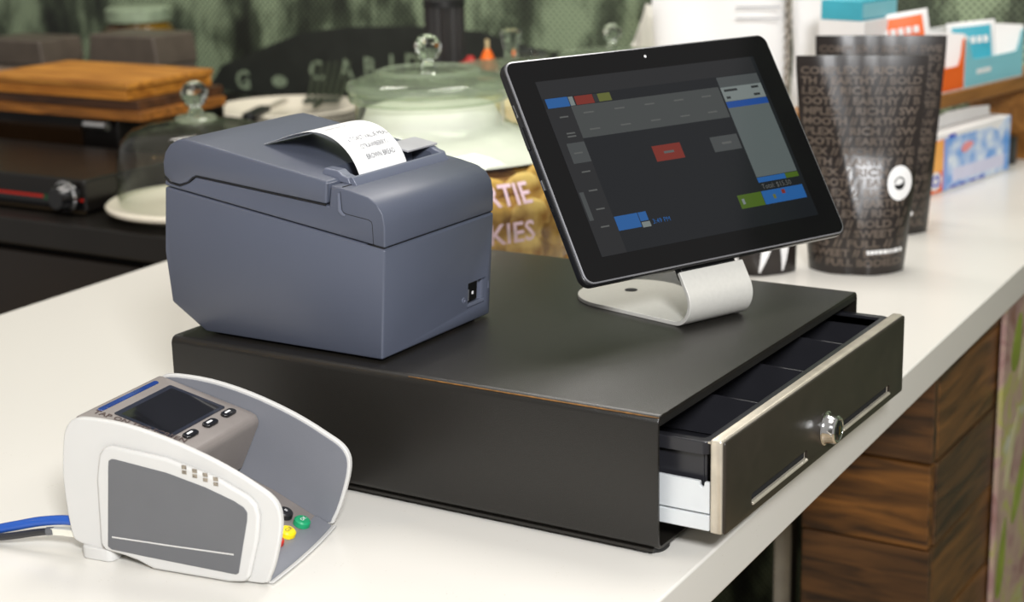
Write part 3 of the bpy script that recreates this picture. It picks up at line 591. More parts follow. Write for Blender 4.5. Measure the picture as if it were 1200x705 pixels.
# ================================================================== CARD TERMINAL
ta = math.radians(8.2)
ct = thing('card_terminal', 'white and grey card payment terminal on the counter beside the drawer', 'card terminal', (-0.198, -0.155, 0), ta)
TWD = 0.103
wallp = mm([(-144.5, 52), (-141.5, 78), (-138, 88), (-132, 94), (-120, 96), (-93, 94.8), (-62, 89), (-34, 81), (-14, 73.5), (2, 66), (11, 61), (16, 55.5), (18, 48), (17, 37), (12, 18), (7, 6), (2, 1.5), (-30, 1.2), (-76, 1.2), (-88, 4.5), (-96, 6.0), (-118, 7), (-136, 9), (-142, 17)])
def smooth_poly(pts, k=4):
    P = [Vector((p[0], p[1])) for p in pts]; n = len(P); out = []
    for i in range(n):
        a, b_, c, d = P[i - 1], P[i], P[(i + 1) % n], P[(i + 2) % n]
        for j in range(k):
            t = j / k; out.append(tuple(0.5 * ((2 * b_) + (c - a) * t + (2 * a - 5 * b_ + 4 * c - d) * t * t + (3 * b_ - a - 3 * c + d) * t ** 3)))
    return out
def off_poly(pts, d):
    P = [Vector((p[0], p[1])) for p in pts]; n = len(P); A = sum(P[i].x * P[(i + 1) % n].y - P[(i + 1) % n].x * P[i].y for i in range(n)); s = 1 if A > 0 else -1; o = []
    for i in range(n):
        e1 = (P[i] - P[i - 1]).normalized(); e2 = (P[(i + 1) % n] - P[i]).normalized()
        n1 = Vector((-e1.y, e1.x)) * s; n2 = Vector((-e2.y, e2.x)) * s; b_ = (n1 + n2).normalized(); o.append(tuple(P[i] + b_ * d / max(0.5, b_.dot(n1))))
    return o
wallp = smooth_poly(wallp, 3)
def far_shift(x, z): k = max(0.0, min(1.0, (x + 0.075) / 0.075)); return (x - k * (0.0055 + 0.0035 * max(0, 1 - z / 0.05)), z)
wallf = [far_shift(x, z) for x, z in wallp]
bprism('shield_wall', M_white, ct, wallp, 0.0, 0.0048, bev=0.0016, seg=3)
fw = bprism('shield_wall', M_white, ct, wallf, TWD - 0.0042, TWD, bev=0.0012, seg=2)
inn = off_poly(wallf, 0.0019)
bprism('shield_lining', M_tinner, fw, inn, TWD - 0.0050, TWD - 0.0041, bev=0.0004, seg=1)
bprism('shield_lining', M_tinner, ct, off_poly(wallp, 0.0019), 0.0047, 0.0054, bev=0.0003, seg=1)
base = mm([(-143.5, 18), (-144.3, 52), (-141, 78), (-137, 88), (-132, 92), (-64, 70), (-78, 33), (-50, 17), (-8, 2), (-10, 1.5), (-76, 1.5), (-90, 6), (-118, 8), (-136, 10)])
bprism('back_body', M_white, ct, base, 0.0040, TWD - 0.0036, bev=0.0020, seg=2)
def cprism(name, m, parent, pts, y0, y1, bev=0, seg=2, ns=14):
    bm = bmesh.new(); R = []
    for j in range(ns + 1):
        y = y0 + (y1 - y0) * j / ns; q = (y / TWD) ** 2.2
        R.append([bm.verts.new((x - q * 0.0092 * max(0.0, min(1.0, (x + 0.050) / 0.046)), y, z)) for x, z in pts])
    n = len(pts); bm.faces.new(R[0]); bm.faces.new(R[-1][::-1])
    for A, B in zip(R, R[1:]):
        for i in range(n): bm.faces.new((A[i], B[i], B[(i + 1) % n], A[(i + 1) % n]))
    return finish(bm, name, m, parent, bev=bev, seg=seg)
deckp = mm([(-136.5, 90.5), (-133, 94.6), (-130, 94.2), (-61, 76.4), (-57, 74.6), (-55.2, 71), (-55.6, 67.5), (-71.5, 34), (-75, 34), (-62, 68), (-134, 88)])
deck = bprism('display_panel', M_tdeck, ct, deckp, 0.0054, TWD - 0.0050, bev=0.0016, seg=3)
keyp = mm([(-76, 33), (-71, 30), (-46, 21.4), (-6.5, 6.2), (-3, 4.0), (4, 2.2), (4, 1.4), (-8, 1.6), (-50, 15), (-78, 29)])
kd = cprism('keypad_panel', M_keydeck, ct, keyp, 0.0054, TWD - 0.0050, bev=0.0006, seg=2)
lipp = mm([(-8.5, 6.9), (-4.4, 5.6), (6.5, 2.4), (7.5, 1.3), (-8, 1.2)])
cprism('front_lip', M_tinner, ct, mm([(-9.5, 7.4), (-5, 6.8), (3.0, 3.2), (5.2, 1.6), (-9, 1.6)]), 0.0054, TWD - 0.0050, bev=0.0012, seg=3)
cprism('front_rim', M_white, ct, mm([(-4, 1.4), (4.5, 1.6), (7.2, 2.4), (8.2, 1.6), (6, 0.5), (-4, 0.5)]), 0.0040, TWD - 0.0036, bev=0.0005, seg=2)
# deck coordinate map: a along the slope (from x=-133), y across
ds = math.atan2(19.5, 77)
def dk(x, y, h=0.0): return (x / 1000 + h * math.sin(ds), y / 1000, (94.2 - (x + 133) * math.tan(ds)) / 1000 + 0.0007 + h)
def dplate(name, m, parent, pts, h0, h1, bev=0):
    bm = bmesh.new(); A = [bm.verts.new(dk(p[0], p[1], h0)) for p in pts]; B = [bm.verts.new(dk(p[0], p[1], h1)) for p in pts]; n = len(pts)
    bm.faces.new(A[::-1]); bm.faces.new(B)
    for i in range(n): bm.faces.new((A[i], A[(i + 1) % n], B[(i + 1) % n], B[i]))
    return finish(bm, name, m, parent, bev=bev)
fr = bmesh.new()
o0 = rrect(-119, -75.5, 25, 89, 1.5, 3); o1 = rrect(-115.5, -78.5, 28.5, 86, 0.8, 3); nn = len(o0)
L = [[fr.verts.new(dk(p[0], p[1], h)) for p in P] for P, h in ((o0, -0.001), (o0, 0.0004), (o1, 0.0001), (o1, -0.001))]
for A, B in zip(L, L[1:] + L[:1]):
    for i in range(nn): fr.faces.new((A[i], A[(i + 1) % nn], B[(i + 1) % nn], B[i]))
sf = finish(fr, 'screen_frame', M_scrframe, deck)
dplate('terminal_screen', M_blkgloss, deck, rrect(-115.6, -78.4, 28.4, 86.1, 0.8, 3), -0.0008, 0.00015)
dplate('status_strip', M_blueled, deck, rrect(-129.6, -125.8, 21.5, 87.0, 1.8, 5), -0.0005, 0.0006, bev=0.0004)
for y in (37.5, 60.5, 82.5):
    bt = dplate('function_button', M_blkgloss, deck, rrect(-72.4, -66.2, y - 7.0, y + 7.0, 3.0, 5), -0.0005, 0.0014, bev=0.0006)
    dplate('button_mark', M_paper, bt, rrect(-70.4, -69.0, y - 3.6, y + 2.4, 0.5, 2), 0.0014, 0.0016)
hx = math.atan2(9.3, 59)
text_obj('handwriting', M_pen, deck, [('TAP ON THE SCREEN', 6.8, 0, 0, 'LEFT', 0.10)], lambda x, y: dk(-128.5 + (x * math.cos(hx * 1.0) - y * math.sin(hx * 1.0)) * 0.98, 16.0 + x * math.sin(hx * 0.9) + y * math.cos(hx * 1.0) * 1.1, 0.00035))
# keys
ks = math.atan2(15.2, 39.5)
def kpos(x, y): return (x / 1000, y / 1000, (21.4 - (x + 46) * 15.2 / 39.5) / 1000)
for x, y, m_, nm in ((-27.5, 77.5, M_keyblack, 'black_key'), (-15, 78.5, M_keygreen, 'enter_key'), (-15, 59.5, M_keyyellow, 'clear_key'), (-15, 44.5, M_keyred, 'cancel_key'), (-27.5, 59.5, M_keyblack, 'number_key'), (-27.5, 41, M_keyblack, 'number_key'), (-27.5, 22.5, M_keyblack, 'number_key')):
    o = blathe(nm, m_, kd, [(0, -0.001), (0.0058, -0.001), (0.0056, 0.0022), (0.0046, 0.0032), (0, 0.0035)], 24); o.location = kpos(x, y); o.rotation_euler = (0, ks, 0)
    if nm != 'number_key':
        text_obj('key_symbol', M_paper if nm != 'clear_key' else M_ink, o, [({'black_key': '#', 'enter_key': 'OK', 'clear_key': 'CLR', 'cancel_key': 'X'}[nm], 0.0038, 0, -0.0013, 'CENTER', 0)], lambda x, y: (-y, x, 0.0037))
# raised side panel on the near wall
sp = mm([(-116, 13), (-114.5, 58), (-111, 74), (-107.5, 79), (-101, 81), (-60, 77.5), (-22, 68.5), (-2, 60), (3.5, 55), (5, 48), (3, 33), (-5, 6), (-9, 2.4), (-20, 0.9), (-76, 0.9), (-88, 5), (-98, 7), (-113, 8.5)])
sp_o = bprism('side_frame', M_white, ct, sp, -0.0042, 0.0006, bev=0.0022, seg=3)
gi = mm([(-109.8, 12), (-104.2, 66), (-103.4, 71), (-101, 72.6), (-98, 72.6), (-60, 68.5), (-32, 62.5), (-12, 56.3), (-5, 53), (-2.8, 50), (-3.2, 45), (-12, 8.5), (-14, 7.2), (-80, 9.2), (-107, 10.3)])
gpn = bprism('side_inlay', M_tgrey, sp_o, gi, -0.0047, -0.0038, bev=0.0003, seg=1)
btube('inlay_line', M_white, gpn, [(-0.1055, -0.0047, 0.0192), (-0.06, -0.0047, 0.0197), (-0.0145, -0.0047, 0.0206)], 0.00055, 6)
for x, z in ((-46.8, 73.9), (-39.2, 72.4), (-31.6, 70.8), (-24.2, 69.0)):
    for dz in (1.3, -0.9):
        bm = bmesh.new(); box(bm, (x - 1.7) / 1000, (x + 1.7) / 1000, -0.00435, -0.0039, (z - 2.0 + dz * 1.5 - 1.3) / 1000, (z - 2.0 + dz * 1.5 + 1.2) / 1000); finish(bm, 'status_led', M_led, sp_o)
for fx, fy in ((-0.121, 0.004), (-0.121, 0.088), (-0.02, 0.02), (-0.02, 0.085)):
    hh = 0.0085 if fx < -0.1 else 0.0018
    bprism('foot', M_white, ct, rrect(fx - 0.0125, fx + 0.0125, fy - 0.007, fy + 0.010, 0.005, 4), 0.0, hh, 'z', bev=0.001)

# cables at the back of the terminal
def tl(x, y, z): v = Matrix.Rotation(ta, 3, 'Z') @ Vector((x / 1000, y / 1000, z / 1000)); return (v.x - 0.198, v.y - 0.155, v.z)
c1 = thing('network_cable', 'blue cable running from the card terminal out of frame at left', 'cable', tl(-146, 6, 20))
pts = [tl(-141, 6.5, 20.5), tl(-152, 6, 20.3), tl(-170, 4, 17.5), tl(-190, 1, 12.5), tl(-212, -3, 7.5), tl(-245, -10, 4.6), tl(-300, -20, 3.6)]
base_l = Vector(c1.location)
btube('cable_sheath', M_bluecable, c1, [Vector(p) - base_l for p in crom(pts, 6)], 0.0033, 10)
c2 = thing('power_cable', 'black cable with a clear plug under the blue cable', 'cable', tl(-146, 2, 13))
base_l = Vector(c2.location)
pts = [tl(-158, 3, 13), tl(-172, 1, 10.5), tl(-190, -3, 7), tl(-212, -8, 4), tl(-245, -18, 2.7), tl(-300, -30, 2.6)]
btube('cable_sheath', M_blkcable, c2, [Vector(p) - base_l for p in crom(pts, 6)], 0.0025, 8)
btube('plug', M_plug, c2, [Vector(tl(*p)) - base_l for p in ((-141, 4, 13.5), (-150, 3.6, 13.5), (-159, 3, 13))], 0.0031, 4, smooth=False)
bm = bmesh.new(); tube(bm, [Vector(tl(*p)) - base_l for p in ((-158, 3, 13), (-163, 2.4, 12.3))], 0.0029, 8); finish(bm, 'strain_relief', M_tgrey, c2)

# ================================================================== COOKIE JAR (big) AND REAR JARS
G_thin = thin_glass('jar_glass'); G_solid = solid_glass('clear_glass'); G_rim = lid_glass('greenish_glass')
M_paperbag = mat('crumpled_white_paper', srgb(232, 229, 220), 0.7, vary=0.1, vscale=18)
M_cookie = mat('cookie', srgb(240, 190, 96), 0.75, vscale=22, col2=srgb(120, 74, 24), bump=0.5, bscale=200)
M_cookie2 = mat('cookie_pale', srgb(246, 206, 122), 0.75, vscale=26, col2=srgb(164, 108, 38), bump=0.5, bscale=200)
M_pink = mat('pink_paint_pen', srgb(244, 214, 226), 0.5, vary=0.05)
def knob(parent, z, r, m, shape='ball'):
    if shape == 'ball':
        bm = bmesh.new(); lathe(bm, [(0, z), (r * .62, z), (r * .5, z + r * .3), (r * .42, z + r * .55), (r * .75, z + r * .8), (r, z + r * 1.35), (r * .98, z + r * 1.75), (r * .7, z + r * 2.2), (r * .35, z + r * 2.4), (0, z + r * 2.44)], 14)
    else:
        bm = bmesh.new(); lathe(bm, [(0, z), (r * .8, z), (r * .72, z + r * .5), (r * .74, z + r * 1.2), (r * 1.05, z + r * 2.6), (r * 1.02, z + r * 2.9), (r * .6, z + r * 3.0), (0, z + r * 3.0)], 12)
    return finish(bm, 'knob', m, parent, ang=25)
jar = thing('cookie_jar', 'large lidded glass cookie jar with pink lettering behind the printer', 'jar', (-0.575, 0.60, 0))
bp_ = [(0.0, 0.0), (0.138, 0.0), (0.156, 0.012), (0.169, 0.04), (0.172, 0.065), (0.166, 0.095), (0.148, 0.125), (0.118, 0.145), (0.090, 0.153), (0.081, 0.160), (0.080, 0.182), (0.085, 0.187)]
blathe('jar_body', G_thin, jar, bp_, 56)
blathe('jar_neck_ring', G_rim, jar, [(0.080, 0.184), (0.086, 0.184), (0.0875, 0.1885), (0.086, 0.192), (0.080, 0.192)], 48, True)
G_lid = lid_glass('lid_glass', (0.80, 0.85, 0.74, 1), 0.06)
ld = blathe('lid', G_lid, jar, [(0.0, 0.2165), (0.03, 0.2155), (0.055, 0.2125), (0.075, 0.2075), (0.0865, 0.2015), (0.0885, 0.1975), (0.0865, 0.1935), (0.06, 0.1945), (0.0, 0.1955)], 48)
blathe('lid_rim', G_rim, ld, [(0.078, 0.1940), (0.0880, 0.1935), (0.0898, 0.1975), (0.0878, 0.2025), (0.079, 0.2040)], 48, True)
blathe('lid_ring', G_rim, ld, [(0.050, 0.2128), (0.056, 0.2118), (0.0565, 0.2145), (0.053, 0.2160), (0.050, 0.2152)], 40, True)
knob(ld, 0.2160, 0.0150, G_solid)
# crumpled white bag inside, cookies around the wall
bm = bmesh.new(); rings = []
for k, (r, z) in enumerate([(0.0, 0.180), (0.04, 0.181), (0.068, 0.176), (0.074, 0.162), (0.078, 0.153), (0.095, 0.147), (0.114, 0.140), (0.130, 0.130), (0.135, 0.125), (0.1, 0.1235), (0.0, 0.1235)]):
    if r == 0: rings.append([bm.verts.new((0, 0, z))]); continue
    rings.append([bm.verts.new(((r + min(0.004, 0.05 * r) * math.sin(5 * a + k * 1.7) * random.random()) * math.cos(a), (r + 0.004 * math.cos(7 * a + k) * random.random()) * math.sin(a), z + 0.0015 * math.sin(4 * a + 2 * k))) for a in [2 * PI * i / 44 for i in range(44)]])
for A, B in zip(rings, rings[1:]):
    for i in range(44):
        j = (i + 1) % 44
        if len(A) == 1: bm.faces.new((A[0], B[i], B[j]))
        elif len(B) == 1: bm.faces.new((A[i], A[j], B[0]))
        else: bm.faces.new((A[i], A[j], B[j], B[i]))
finish(bm, 'paper_liner', M_paperbag, jar, ang=80)
ck = bmesh.new(); lathe(ck, [(0, 0.004), (0.030, 0.004), (0.036, 0.008), (0.037, 0.011), (0.032, 0.0145), (0.015, 0.0165), (0, 0.017)], 18)
bmesh.ops.recalc_face_normals(ck, faces=ck.faces[:]); ckm = bpy.data.meshes.new('cookie'); ck.to_mesh(ckm); ck.free()
for p in ckm.polygons: p.use_smooth = True
ckm2 = ckm.copy(); ckm.materials.append(M_cookie); ckm2.materials.append(M_cookie2)
jx, jy = -0.575, 0.60; kk = 0
blathe('cookie_pile', M_cookie, jar, [(0, 0.006), (0.130, 0.006), (0.151, 0.03), (0.158, 0.06), (0.154, 0.09), (0.136, 0.116), (0.10, 0.1205), (0, 0.121)], 40)['kind'] = 'stuff'
for zc, nck, rr0 in ((0.028, 12, 0.146), (0.060, 12, 0.148), (0.086, 12, 0.131)):
    for i in range(nck):
        a = -2.0 + 2.9 * i / (nck - 1) + 0.07 * random.random() + zc
        c_ = bpy.data.objects.new('cookie', ckm if i % 2 else ckm2); COL.objects.link(c_)
        nrm = Vector((math.cos(a), math.sin(a), 0.25 * random.uniform(-1, 1))); c_.rotation_euler = nrm.to_track_quat('Z', 'Y').to_euler()
        c_.location = (jx + rr0 * math.cos(a), jy + rr0 * math.sin(a), zc + 0.006 + 0.004 * random.random()); c_.scale = (0.82, 0.82, 0.9)
        tag(c_, 'golden brown cookie seen through the lettered glass jar', 'cookie', 'cookies in the large glass jar')
def jrad(z):
    for (r0, z0), (r1, z1) in zip(bp_[1:], bp_[2:]):
        if z0 <= z <= z1: return r0 + (r1 - r0) * (z - z0) / (z1 - z0)
    return 0.148
ja0 = -0.315
def jmap(x, y): r = jrad(y) + 0.0006; a = ja0 + x / 0.170; return (r * math.cos(a), r * math.sin(a), y)
text_obj('jar_lettering', M_pink, jar, [('SMARTIE', 0.029, 0.0, 0.094, 'RIGHT', 0.0004), ('COOKIES', 0.029, -0.003, 0.057, 'RIGHT', 0.0004)], jmap)

def rear_jar(label, loc, R, Hh, shape, fill):
    j = thing('glass_jar', label, 'jar', loc, 0, 'lidded jars at the back of the counter')
    blathe('jar_body', G_thin, j, [(0, 0), (R * .92, 0), (R, 0.012), (R, Hh * .8), (R * .94, Hh * .93), (R * .94, Hh)], 36)
    l = blathe('lid', G_lid, j, [(0, Hh + 0.016), (R * .6, Hh + 0.012), (R, Hh + 0.004), (R * 1.02, Hh + 0.0005), (0, Hh + 0.0005)], 36)
    blathe('lid_rim', G_rim, l, [(R * .95, Hh), (R * 1.03, Hh), (R * 1.04, Hh + 0.004), (R * .96, Hh + 0.008)], 36, True)
    knob(l, Hh + 0.0155, 0.0135, G_solid, shape)
    bm = bmesh.new(); lathe(bm, [(0, 0.004), (R * .93, 0.004), (R * .95, 0.02), (R * .95, Hh * .72), (R * .6, Hh * .78), (0, Hh * .8)], 28); finish(bm, 'contents', fill, j)
M_bisc = mat('pale_biscuits', srgb(222, 206, 170), 0.8, vscale=40, col2=srgb(190, 168, 120), bump=0.4, bscale=150)
rear_jar('glass jar with a flared knob peeking over the tablet edge', (-0.770, 1.085, 0), 0.078, 0.148, 'flare', M_bisc)
rear_jar('glass jar with a round faceted knob behind the tablet', (-0.700, 1.245, 0), 0.075, 0.150, 'ball', M_paperbag)

# ================================================================== CAKE CLOCHE
cl = thing('cake_cloche', 'clear glass cake dome on a white plate at left behind the printer', 'cake dome', (-1.00, 0.700, 0))
M_plate = mat('cream_ceramic', srgb(228, 220, 202), 0.25, vary=0.04)
blathe('plate', M_plate, cl, [(0, 0), (0.08, 0), (0.085, 0.004), (0.112, 0.010), (0.120, 0.014), (0.1205, 0.018), (0.117, 0.0205), (0.105, 0.019), (0.095, 0.016), (0, 0.016)], 48)
dm = blathe('dome', thin_glass('dome_glass', (0.97, 0.985, 0.97, 1), (0.55, 0.60, 0.52, 1), 0.6), cl, [(0.102, 0.0195), (0.1035, 0.03), (0.103, 0.06), (0.101, 0.080), (0.095, 0.098), (0.082, 0.110), (0.060, 0.1165), (0.03, 0.1190), (0.0, 0.1192)], 48)
blathe('knob_collar', G_rim, dm, [(0.0, 0.1195), (0.024, 0.1195), (0.027, 0.1225), (0.024, 0.1262), (0.010, 0.1282), (0.0, 0.1282)], 28)
knob(dm, 0.1280, 0.0172, G_solid)

# ================================================================== CUTTING BOARDS ON A BLACK OVEN
ov = thing('toaster_oven', 'black oven standing on the bench under the wooden boards', 'oven', (-1.75, 0.885, 0))
M_ovblk = mat('oven_black', srgb(20, 17, 15), 0.3, vary=0.3, vscale=10)
bbox('oven_body', M_ovblk, ov, -0.5, 0.43, 0.0, 0.235, 0.004, 0.0785, bev=0.004)
bbox('oven_window', mat('smoked_glass', srgb(40, 27, 16), 0.12, vary=0.3, vscale=7), ov, -0.46, 0.36, -0.004, -0.0005, 0.016, 0.062, bev=0.001)
bb_ = btube('handle', M_chrome, ov, [(0.385, -0.018, 0.068), (0.428, -0.018, 0.068)], 0.007, 10)
bbox('handle_bracket', M_chrome, ov, 0.388, 0.398, -0.014, -0.0004, 0.064, 0.072)
for fx in (-0.48, 0.41): bbox('foot', M_rubber, ov, fx - 0.012, fx + 0.012, 0.01, 0.22, 0.0, 0.004)
WB = [wood('board_honey', srgb(150, 92, 30), srgb(206, 142, 58), 'X', 8), wood('board_orange', srgb(168, 100, 28), srgb(222, 150, 56), 'X', 8), wood('board_walnut', srgb(50, 32, 20), srgb(92, 58, 32), 'X', 8), wood('board_brown', srgb(92, 54, 22), srgb(176, 112, 44), 'X', 9)]
zz = 0.0790
for k, (h, x1, dy, lab) in enumerate([(0.0135, -1.250, 0.0, 'bottom board of the wooden stack, brown with an orange end'), (0.0145, -1.262, 0.008, 'dark walnut board, second from the bottom of the wooden stack'), (0.0175, -1.280, 0.004, 'thick orange-brown board, second from the top of the wooden stack'), (0.0085, -1.268, -0.004, 'thin honey-coloured board on top of the wooden stack')]):
    b_ = thing('cutting_board', lab, 'cutting board', (x1, 0.862 + dy, zz + 0.0002 * k), 0, 'stacked wooden boards')
    m_ = [WB[3], WB[2], WB[1], WB[0]][k]
    for s in range(3): bbox('stave', m_, b_, -0.30, 0, 0.061 * s, 0.061 * (s + 1) - 0.0006, 0, h, bev=0.0012, seg=2)
    zz += h
# press with a red lit strip and a knob at far left
ps = thing('contact_grill', 'low black grill with a red strip and black knob at far left', 'grill', (-1.50, 0.625, 0))
bbox('grill_body', M_ovblk, ps, -0.5, 0.372, 0.0, 0.20, 0.004, 0.046, bev=0.004)
bbox('red_strip', mat('red_lit_strip', srgb(150, 20, 8), 0.4, emis=srgb(150, 26, 10), estr=0.5), ps, -0.5, 0.368, -0.0012, -0.0002, 0.0185, 0.0215)
bbox('control_plate', M_blkgloss, ps, -0.5, 0.368, -0.0008, 0.0002, 0.008, 0.0175)
bbox('green_lamp', mat('green_lamp', srgb(16, 40, 22), 0.3, emis=srgb(20, 60, 30), estr=0.5), ps, 0.298, 0.306, -0.002, -0.0013, 0.016, 0.023)
kb_ = blathe('knob', M_blkgloss, ps, [(0, 0), (0.0195, 0), (0.0195, 0.006), (0.0165, 0.010), (0.0150, 0.022), (0.0130, 0.025), (0, 0.025)], 28); kb_.location = (0.345, -0.0015, 0.0245); kb_.rotation_euler = (PI / 2, 0, 0)
blathe('knob_ring', M_chrome, kb_, [(0.0178, 0.0085), (0.0200, 0.0070), (0.0205, 0.0085), (0.0185, 0.0105)], 28, True)
bbox('front_edge', mat('edge_trim', srgb(74, 62, 46), 0.3, 0.6, vary=0.2), ps, -0.5, 0.372, -0.004, -0.0005, 0.0035, 0.0060)
for fx in (-0.48, 0.35): bbox('foot', M_rubber, ps, fx - 0.01, fx + 0.01, 0.01, 0.18, 0.0, 0.004)

# ================================================================== PLATES, KNIFE AND FORK
zb = 0.0
for k in range(3):
    p_ = thing('dinner_plate', ['bottom white plate of the stack beside the glass jar', 'middle white plate of the stack beside the glass jar', 'top white plate of the stack, carrying the black knife and fork'][k], 'plate', (-1.345 + 0.004 * k, 1.300 - 0.003 * k, zb), 0, 'stacked white plates')
    blathe('dish', M_plate, p_, [(0, 0), (0.070, 0), (0.078, 0.004), (0.118, 0.016), (0.125, 0.0205), (0.123, 0.0225), (0.112, 0.0185), (0.078, 0.0078), (0.070, 0.006), (0, 0.006)], 48)
    blathe('foot_ring', M_plate, p_, [(0.060, 0.0), (0.066, 0.0), (0.066, -0.0), (0.060, 0.003)], 32)
    zb += 0.0086
ztop = zb - 0.0086 + 0.0235
kn = thing('table_knife', 'black handled knife resting across the top white plate', 'knife', (-1.300, 1.170, ztop), math.radians(112))
bprism('handle', M_blk, kn, rrect(-0.045, 0.05, -0.011, 0.011, 0.009, 4), 0.001, 0.011, 'z', bev=0.002)
bprism('blade', M_steel, kn, [(0.05, -0.007), (0.15, -0.008), (0.165, 0.0), (0.15, 0.007), (0.05, 0.006)], 0.0035, 0.0055, 'z')
fk = thing('serving_fork', 'dark fork with upturned tines leaning on the white plates', 'fork', (-1.295, 1.335, ztop), math.radians(118))
M_fork = mat('dark_olive_plastic', srgb(52, 58, 44), 0.4, vary=0.2)
fp_ = lambda x: 0.004 + 0.010 * max(0, x / 0.1) ** 2 + max(0, x - 0.02) * 0.35
for k in range(6):
    yo = -0.026 + 0.0104 * k
    btube('tine', M_fork, fk, [(x, yo * (1 + x * 1.2), fp_(x)) for x in (0.0, 0.03, 0.06, 0.09, 0.12)], [0.0036, 0.0034, 0.0032, 0.003, 0.002], 6)
bm = bmesh.new(); box(bm, -0.02, 0.006, -0.030, 0.030, 0.001, 0.008); finish(bm, 'fork_neck', M_fork, fk, bev=0.002)
btube('handle', M_fork, fk, [(-0.018, 0, 0.0045), (-0.05, 0, 0.0045), (-0.075, 0, 0.0045)], [0.006, 0.0045, 0.004], 8)

# ================================================================== ITEMS BEHIND THE BOARDS
M_tub = mat('smoky_tub', srgb(124, 114, 104), 0.3, vscale=9, col2=srgb(84, 74, 64)); M_tublid = mat('tub_lid', srgb(96, 86, 76), 0.4, vary=0.2)
M_bread = mat('bread', srgb(150, 120, 84), 0.7, vscale=14, col2=srgb(196, 180, 168))
def tub(lab, x0, x1, y, h):
    t = thing('food_tub', lab, 'tub', ((x0 + x1) / 2, y, 0)); w = (x1 - x0) / 2
    bprism('tub_body', M_tub, t, [(-w * .94, 0), (w * .94, 0), (w, h * .62), (-w, h * .62)], 0, 0.10, bev=0.004)
    bprism('lid', M_tublid, t, [(-w * 1.02, h * .62), (w * 1.02, h * .62), (w * 1.02, h * .72), (w * .95, h), (-w * .95, h), (-w * 1.02, h * .72)], -0.003, 0.103, bev=0.004)
    bprism('label_card', M_bread, t, [(-w * .7, h * .1), (w * .7, h * .1), (w * .74, h * .58), (-w * .74, h * .58)], -0.0012, -0.0003)
tub('grey lidded food tub at the left edge behind the wooden boards', -2.06, -1.905, 1.30, 0.125)
tub('brown-grey lidded food tub right of the amber jar', -1.785, -1.625, 1.30, 0.142)
aj = thing('amber_jar', 'dark amber jar between the two food tubs', 'jar', (-1.845, 1.49, 0))
blathe('jar_body', mat('amber_glass', srgb(128, 96, 18), 0.15, vscale=8, col2=srgb(48, 28, 8)), aj, [(0, 0), (0.064, 0), (0.070, 0.008), (0.070, 0.120), (0.060, 0.138), (0.054, 0.146), (0, 0.146)], 32)
blathe('lid', M_mural_ink, aj, [(0, 0.146), (0.060, 0.146), (0.060, 0.168), (0.056, 0.171), (0, 0.171)], 32)

# dark canister, red tub and orange cone
cn = thing('canister', 'tall dark ribbed canister against the mural behind the cookie jar', 'canister', (-0.985, 1.245, 0))
M_can = mat('dark_canister', srgb(46, 44, 44), 0.4, vary=0.2)
bm = bmesh.new(); NR = 40; rings = []
for z in (0.0, 0.004, 0.200, 0.216): rings.append([bm.verts.new(((0.031 if i % 2 else 0.0285) * math.cos(2 * PI * i / NR), (0.031 if i % 2 else 0.0285) * math.sin(2 * PI * i / NR), z)) for i in range(NR)])
for A, B in zip(rings, rings[1:]):
    for i in range(NR): bm.faces.new((A[i], A[(i + 1) % NR], B[(i + 1) % NR], B[i]))
bm.faces.new(rings[0][::-1]); bm.faces.new(rings[-1]); finish(bm, 'canister_body', M_can, cn, smooth=False)
blathe('lid', M_blk, cn, [(0, 0.216), (0.032, 0.216), (0.032, 0.226), (0.028, 0.229), (0, 0.229)], 28)
rt_ = thing('red_bottle', 'red topped bottle beside the dark ribbed canister', 'bottle', (-0.915, 1.205, 0)); M_redp = mat('red_plastic', srgb(176, 40, 36), 0.4, vary=0.2)
blathe('bottle_body', M_can, rt_, [(0, 0), (0.022, 0), (0.024, 0.006), (0.024, 0.11), (0.016, 0.128), (0, 0.128)], 24)
blathe('cap', M_redp, rt_, [(0, 0.128), (0.0165, 0.128), (0.0165, 0.138), (0.008, 0.142), (0.005, 0.148), (0, 0.149)], 20)
oc = thing('sauce_bottle', 'small bottle with an orange cone top behind the glass jars', 'bottle', (-0.872, 1.185, 0.0)); M_or = mat('orange_plastic', srgb(240, 108, 20), 0.4, vary=0.08)
blathe('bottle_body', M_paperbag, oc, [(0, 0), (0.020, 0), (0.021, 0.006), (0.021, 0.105), (0.013, 0.120), (0, 0.120)], 24)
blathe('cap', M_or, oc, [(0, 0.120), (0.016, 0.120), (0.016, 0.138), (0.004, 0.162), (0, 0.163)], 20)
btube('nozzle', M_bisc, oc, [(0, 0, 0.162), (0, 0, 0.176)], 0.003, 8)
gb = thing('drinking_glass', 'small clear glass beside the orange topped bottle', 'glass', (-0.845, 1.255, 0))
blathe('glass_body', G_solid, gb, [(0, 0), (0.024, 0), (0.030, 0.125), (0.034, 0.152), (0.031, 0.152), (0.026, 0.125), (0.020, 0.008), (0, 0.008)], 20, ang=20)

# crumpled white bag
cb_ = bmesh.new(); bmesh.ops.create_icosphere(cb_, subdivisions=3, radius=1.0)
for v in cb_.verts:
    n_ = v.co.copy(); f_ = 1 + 0.10 * math.sin(5 * n_.x + 3 * n_.z + 1) + 0.08 * math.cos(7 * n_.y - 4 * n_.z) + 0.05 * random.uniform(-1, 1)
    z = n_.z * f_; t = (z + 1) / 2; wdt = 1.0 - 0.42 * max(0, t) ** 1.5
    v.co = Vector((n_.x * f_ * 0.060 * wdt, n_.y * f_ * 0.045 * wdt, max(-0.92, z) * 0.111 + 0.102))
o = finish(cb_, 'crumpled_bag', M_paperbag, None, ang=14); o.location = (-0.705, 1.40, 0.0005); o.rotation_euler = (0, 0.0, 0.45)
tag(o, 'crumpled white paper bag between the glass jars and white carriers', 'paper bag')

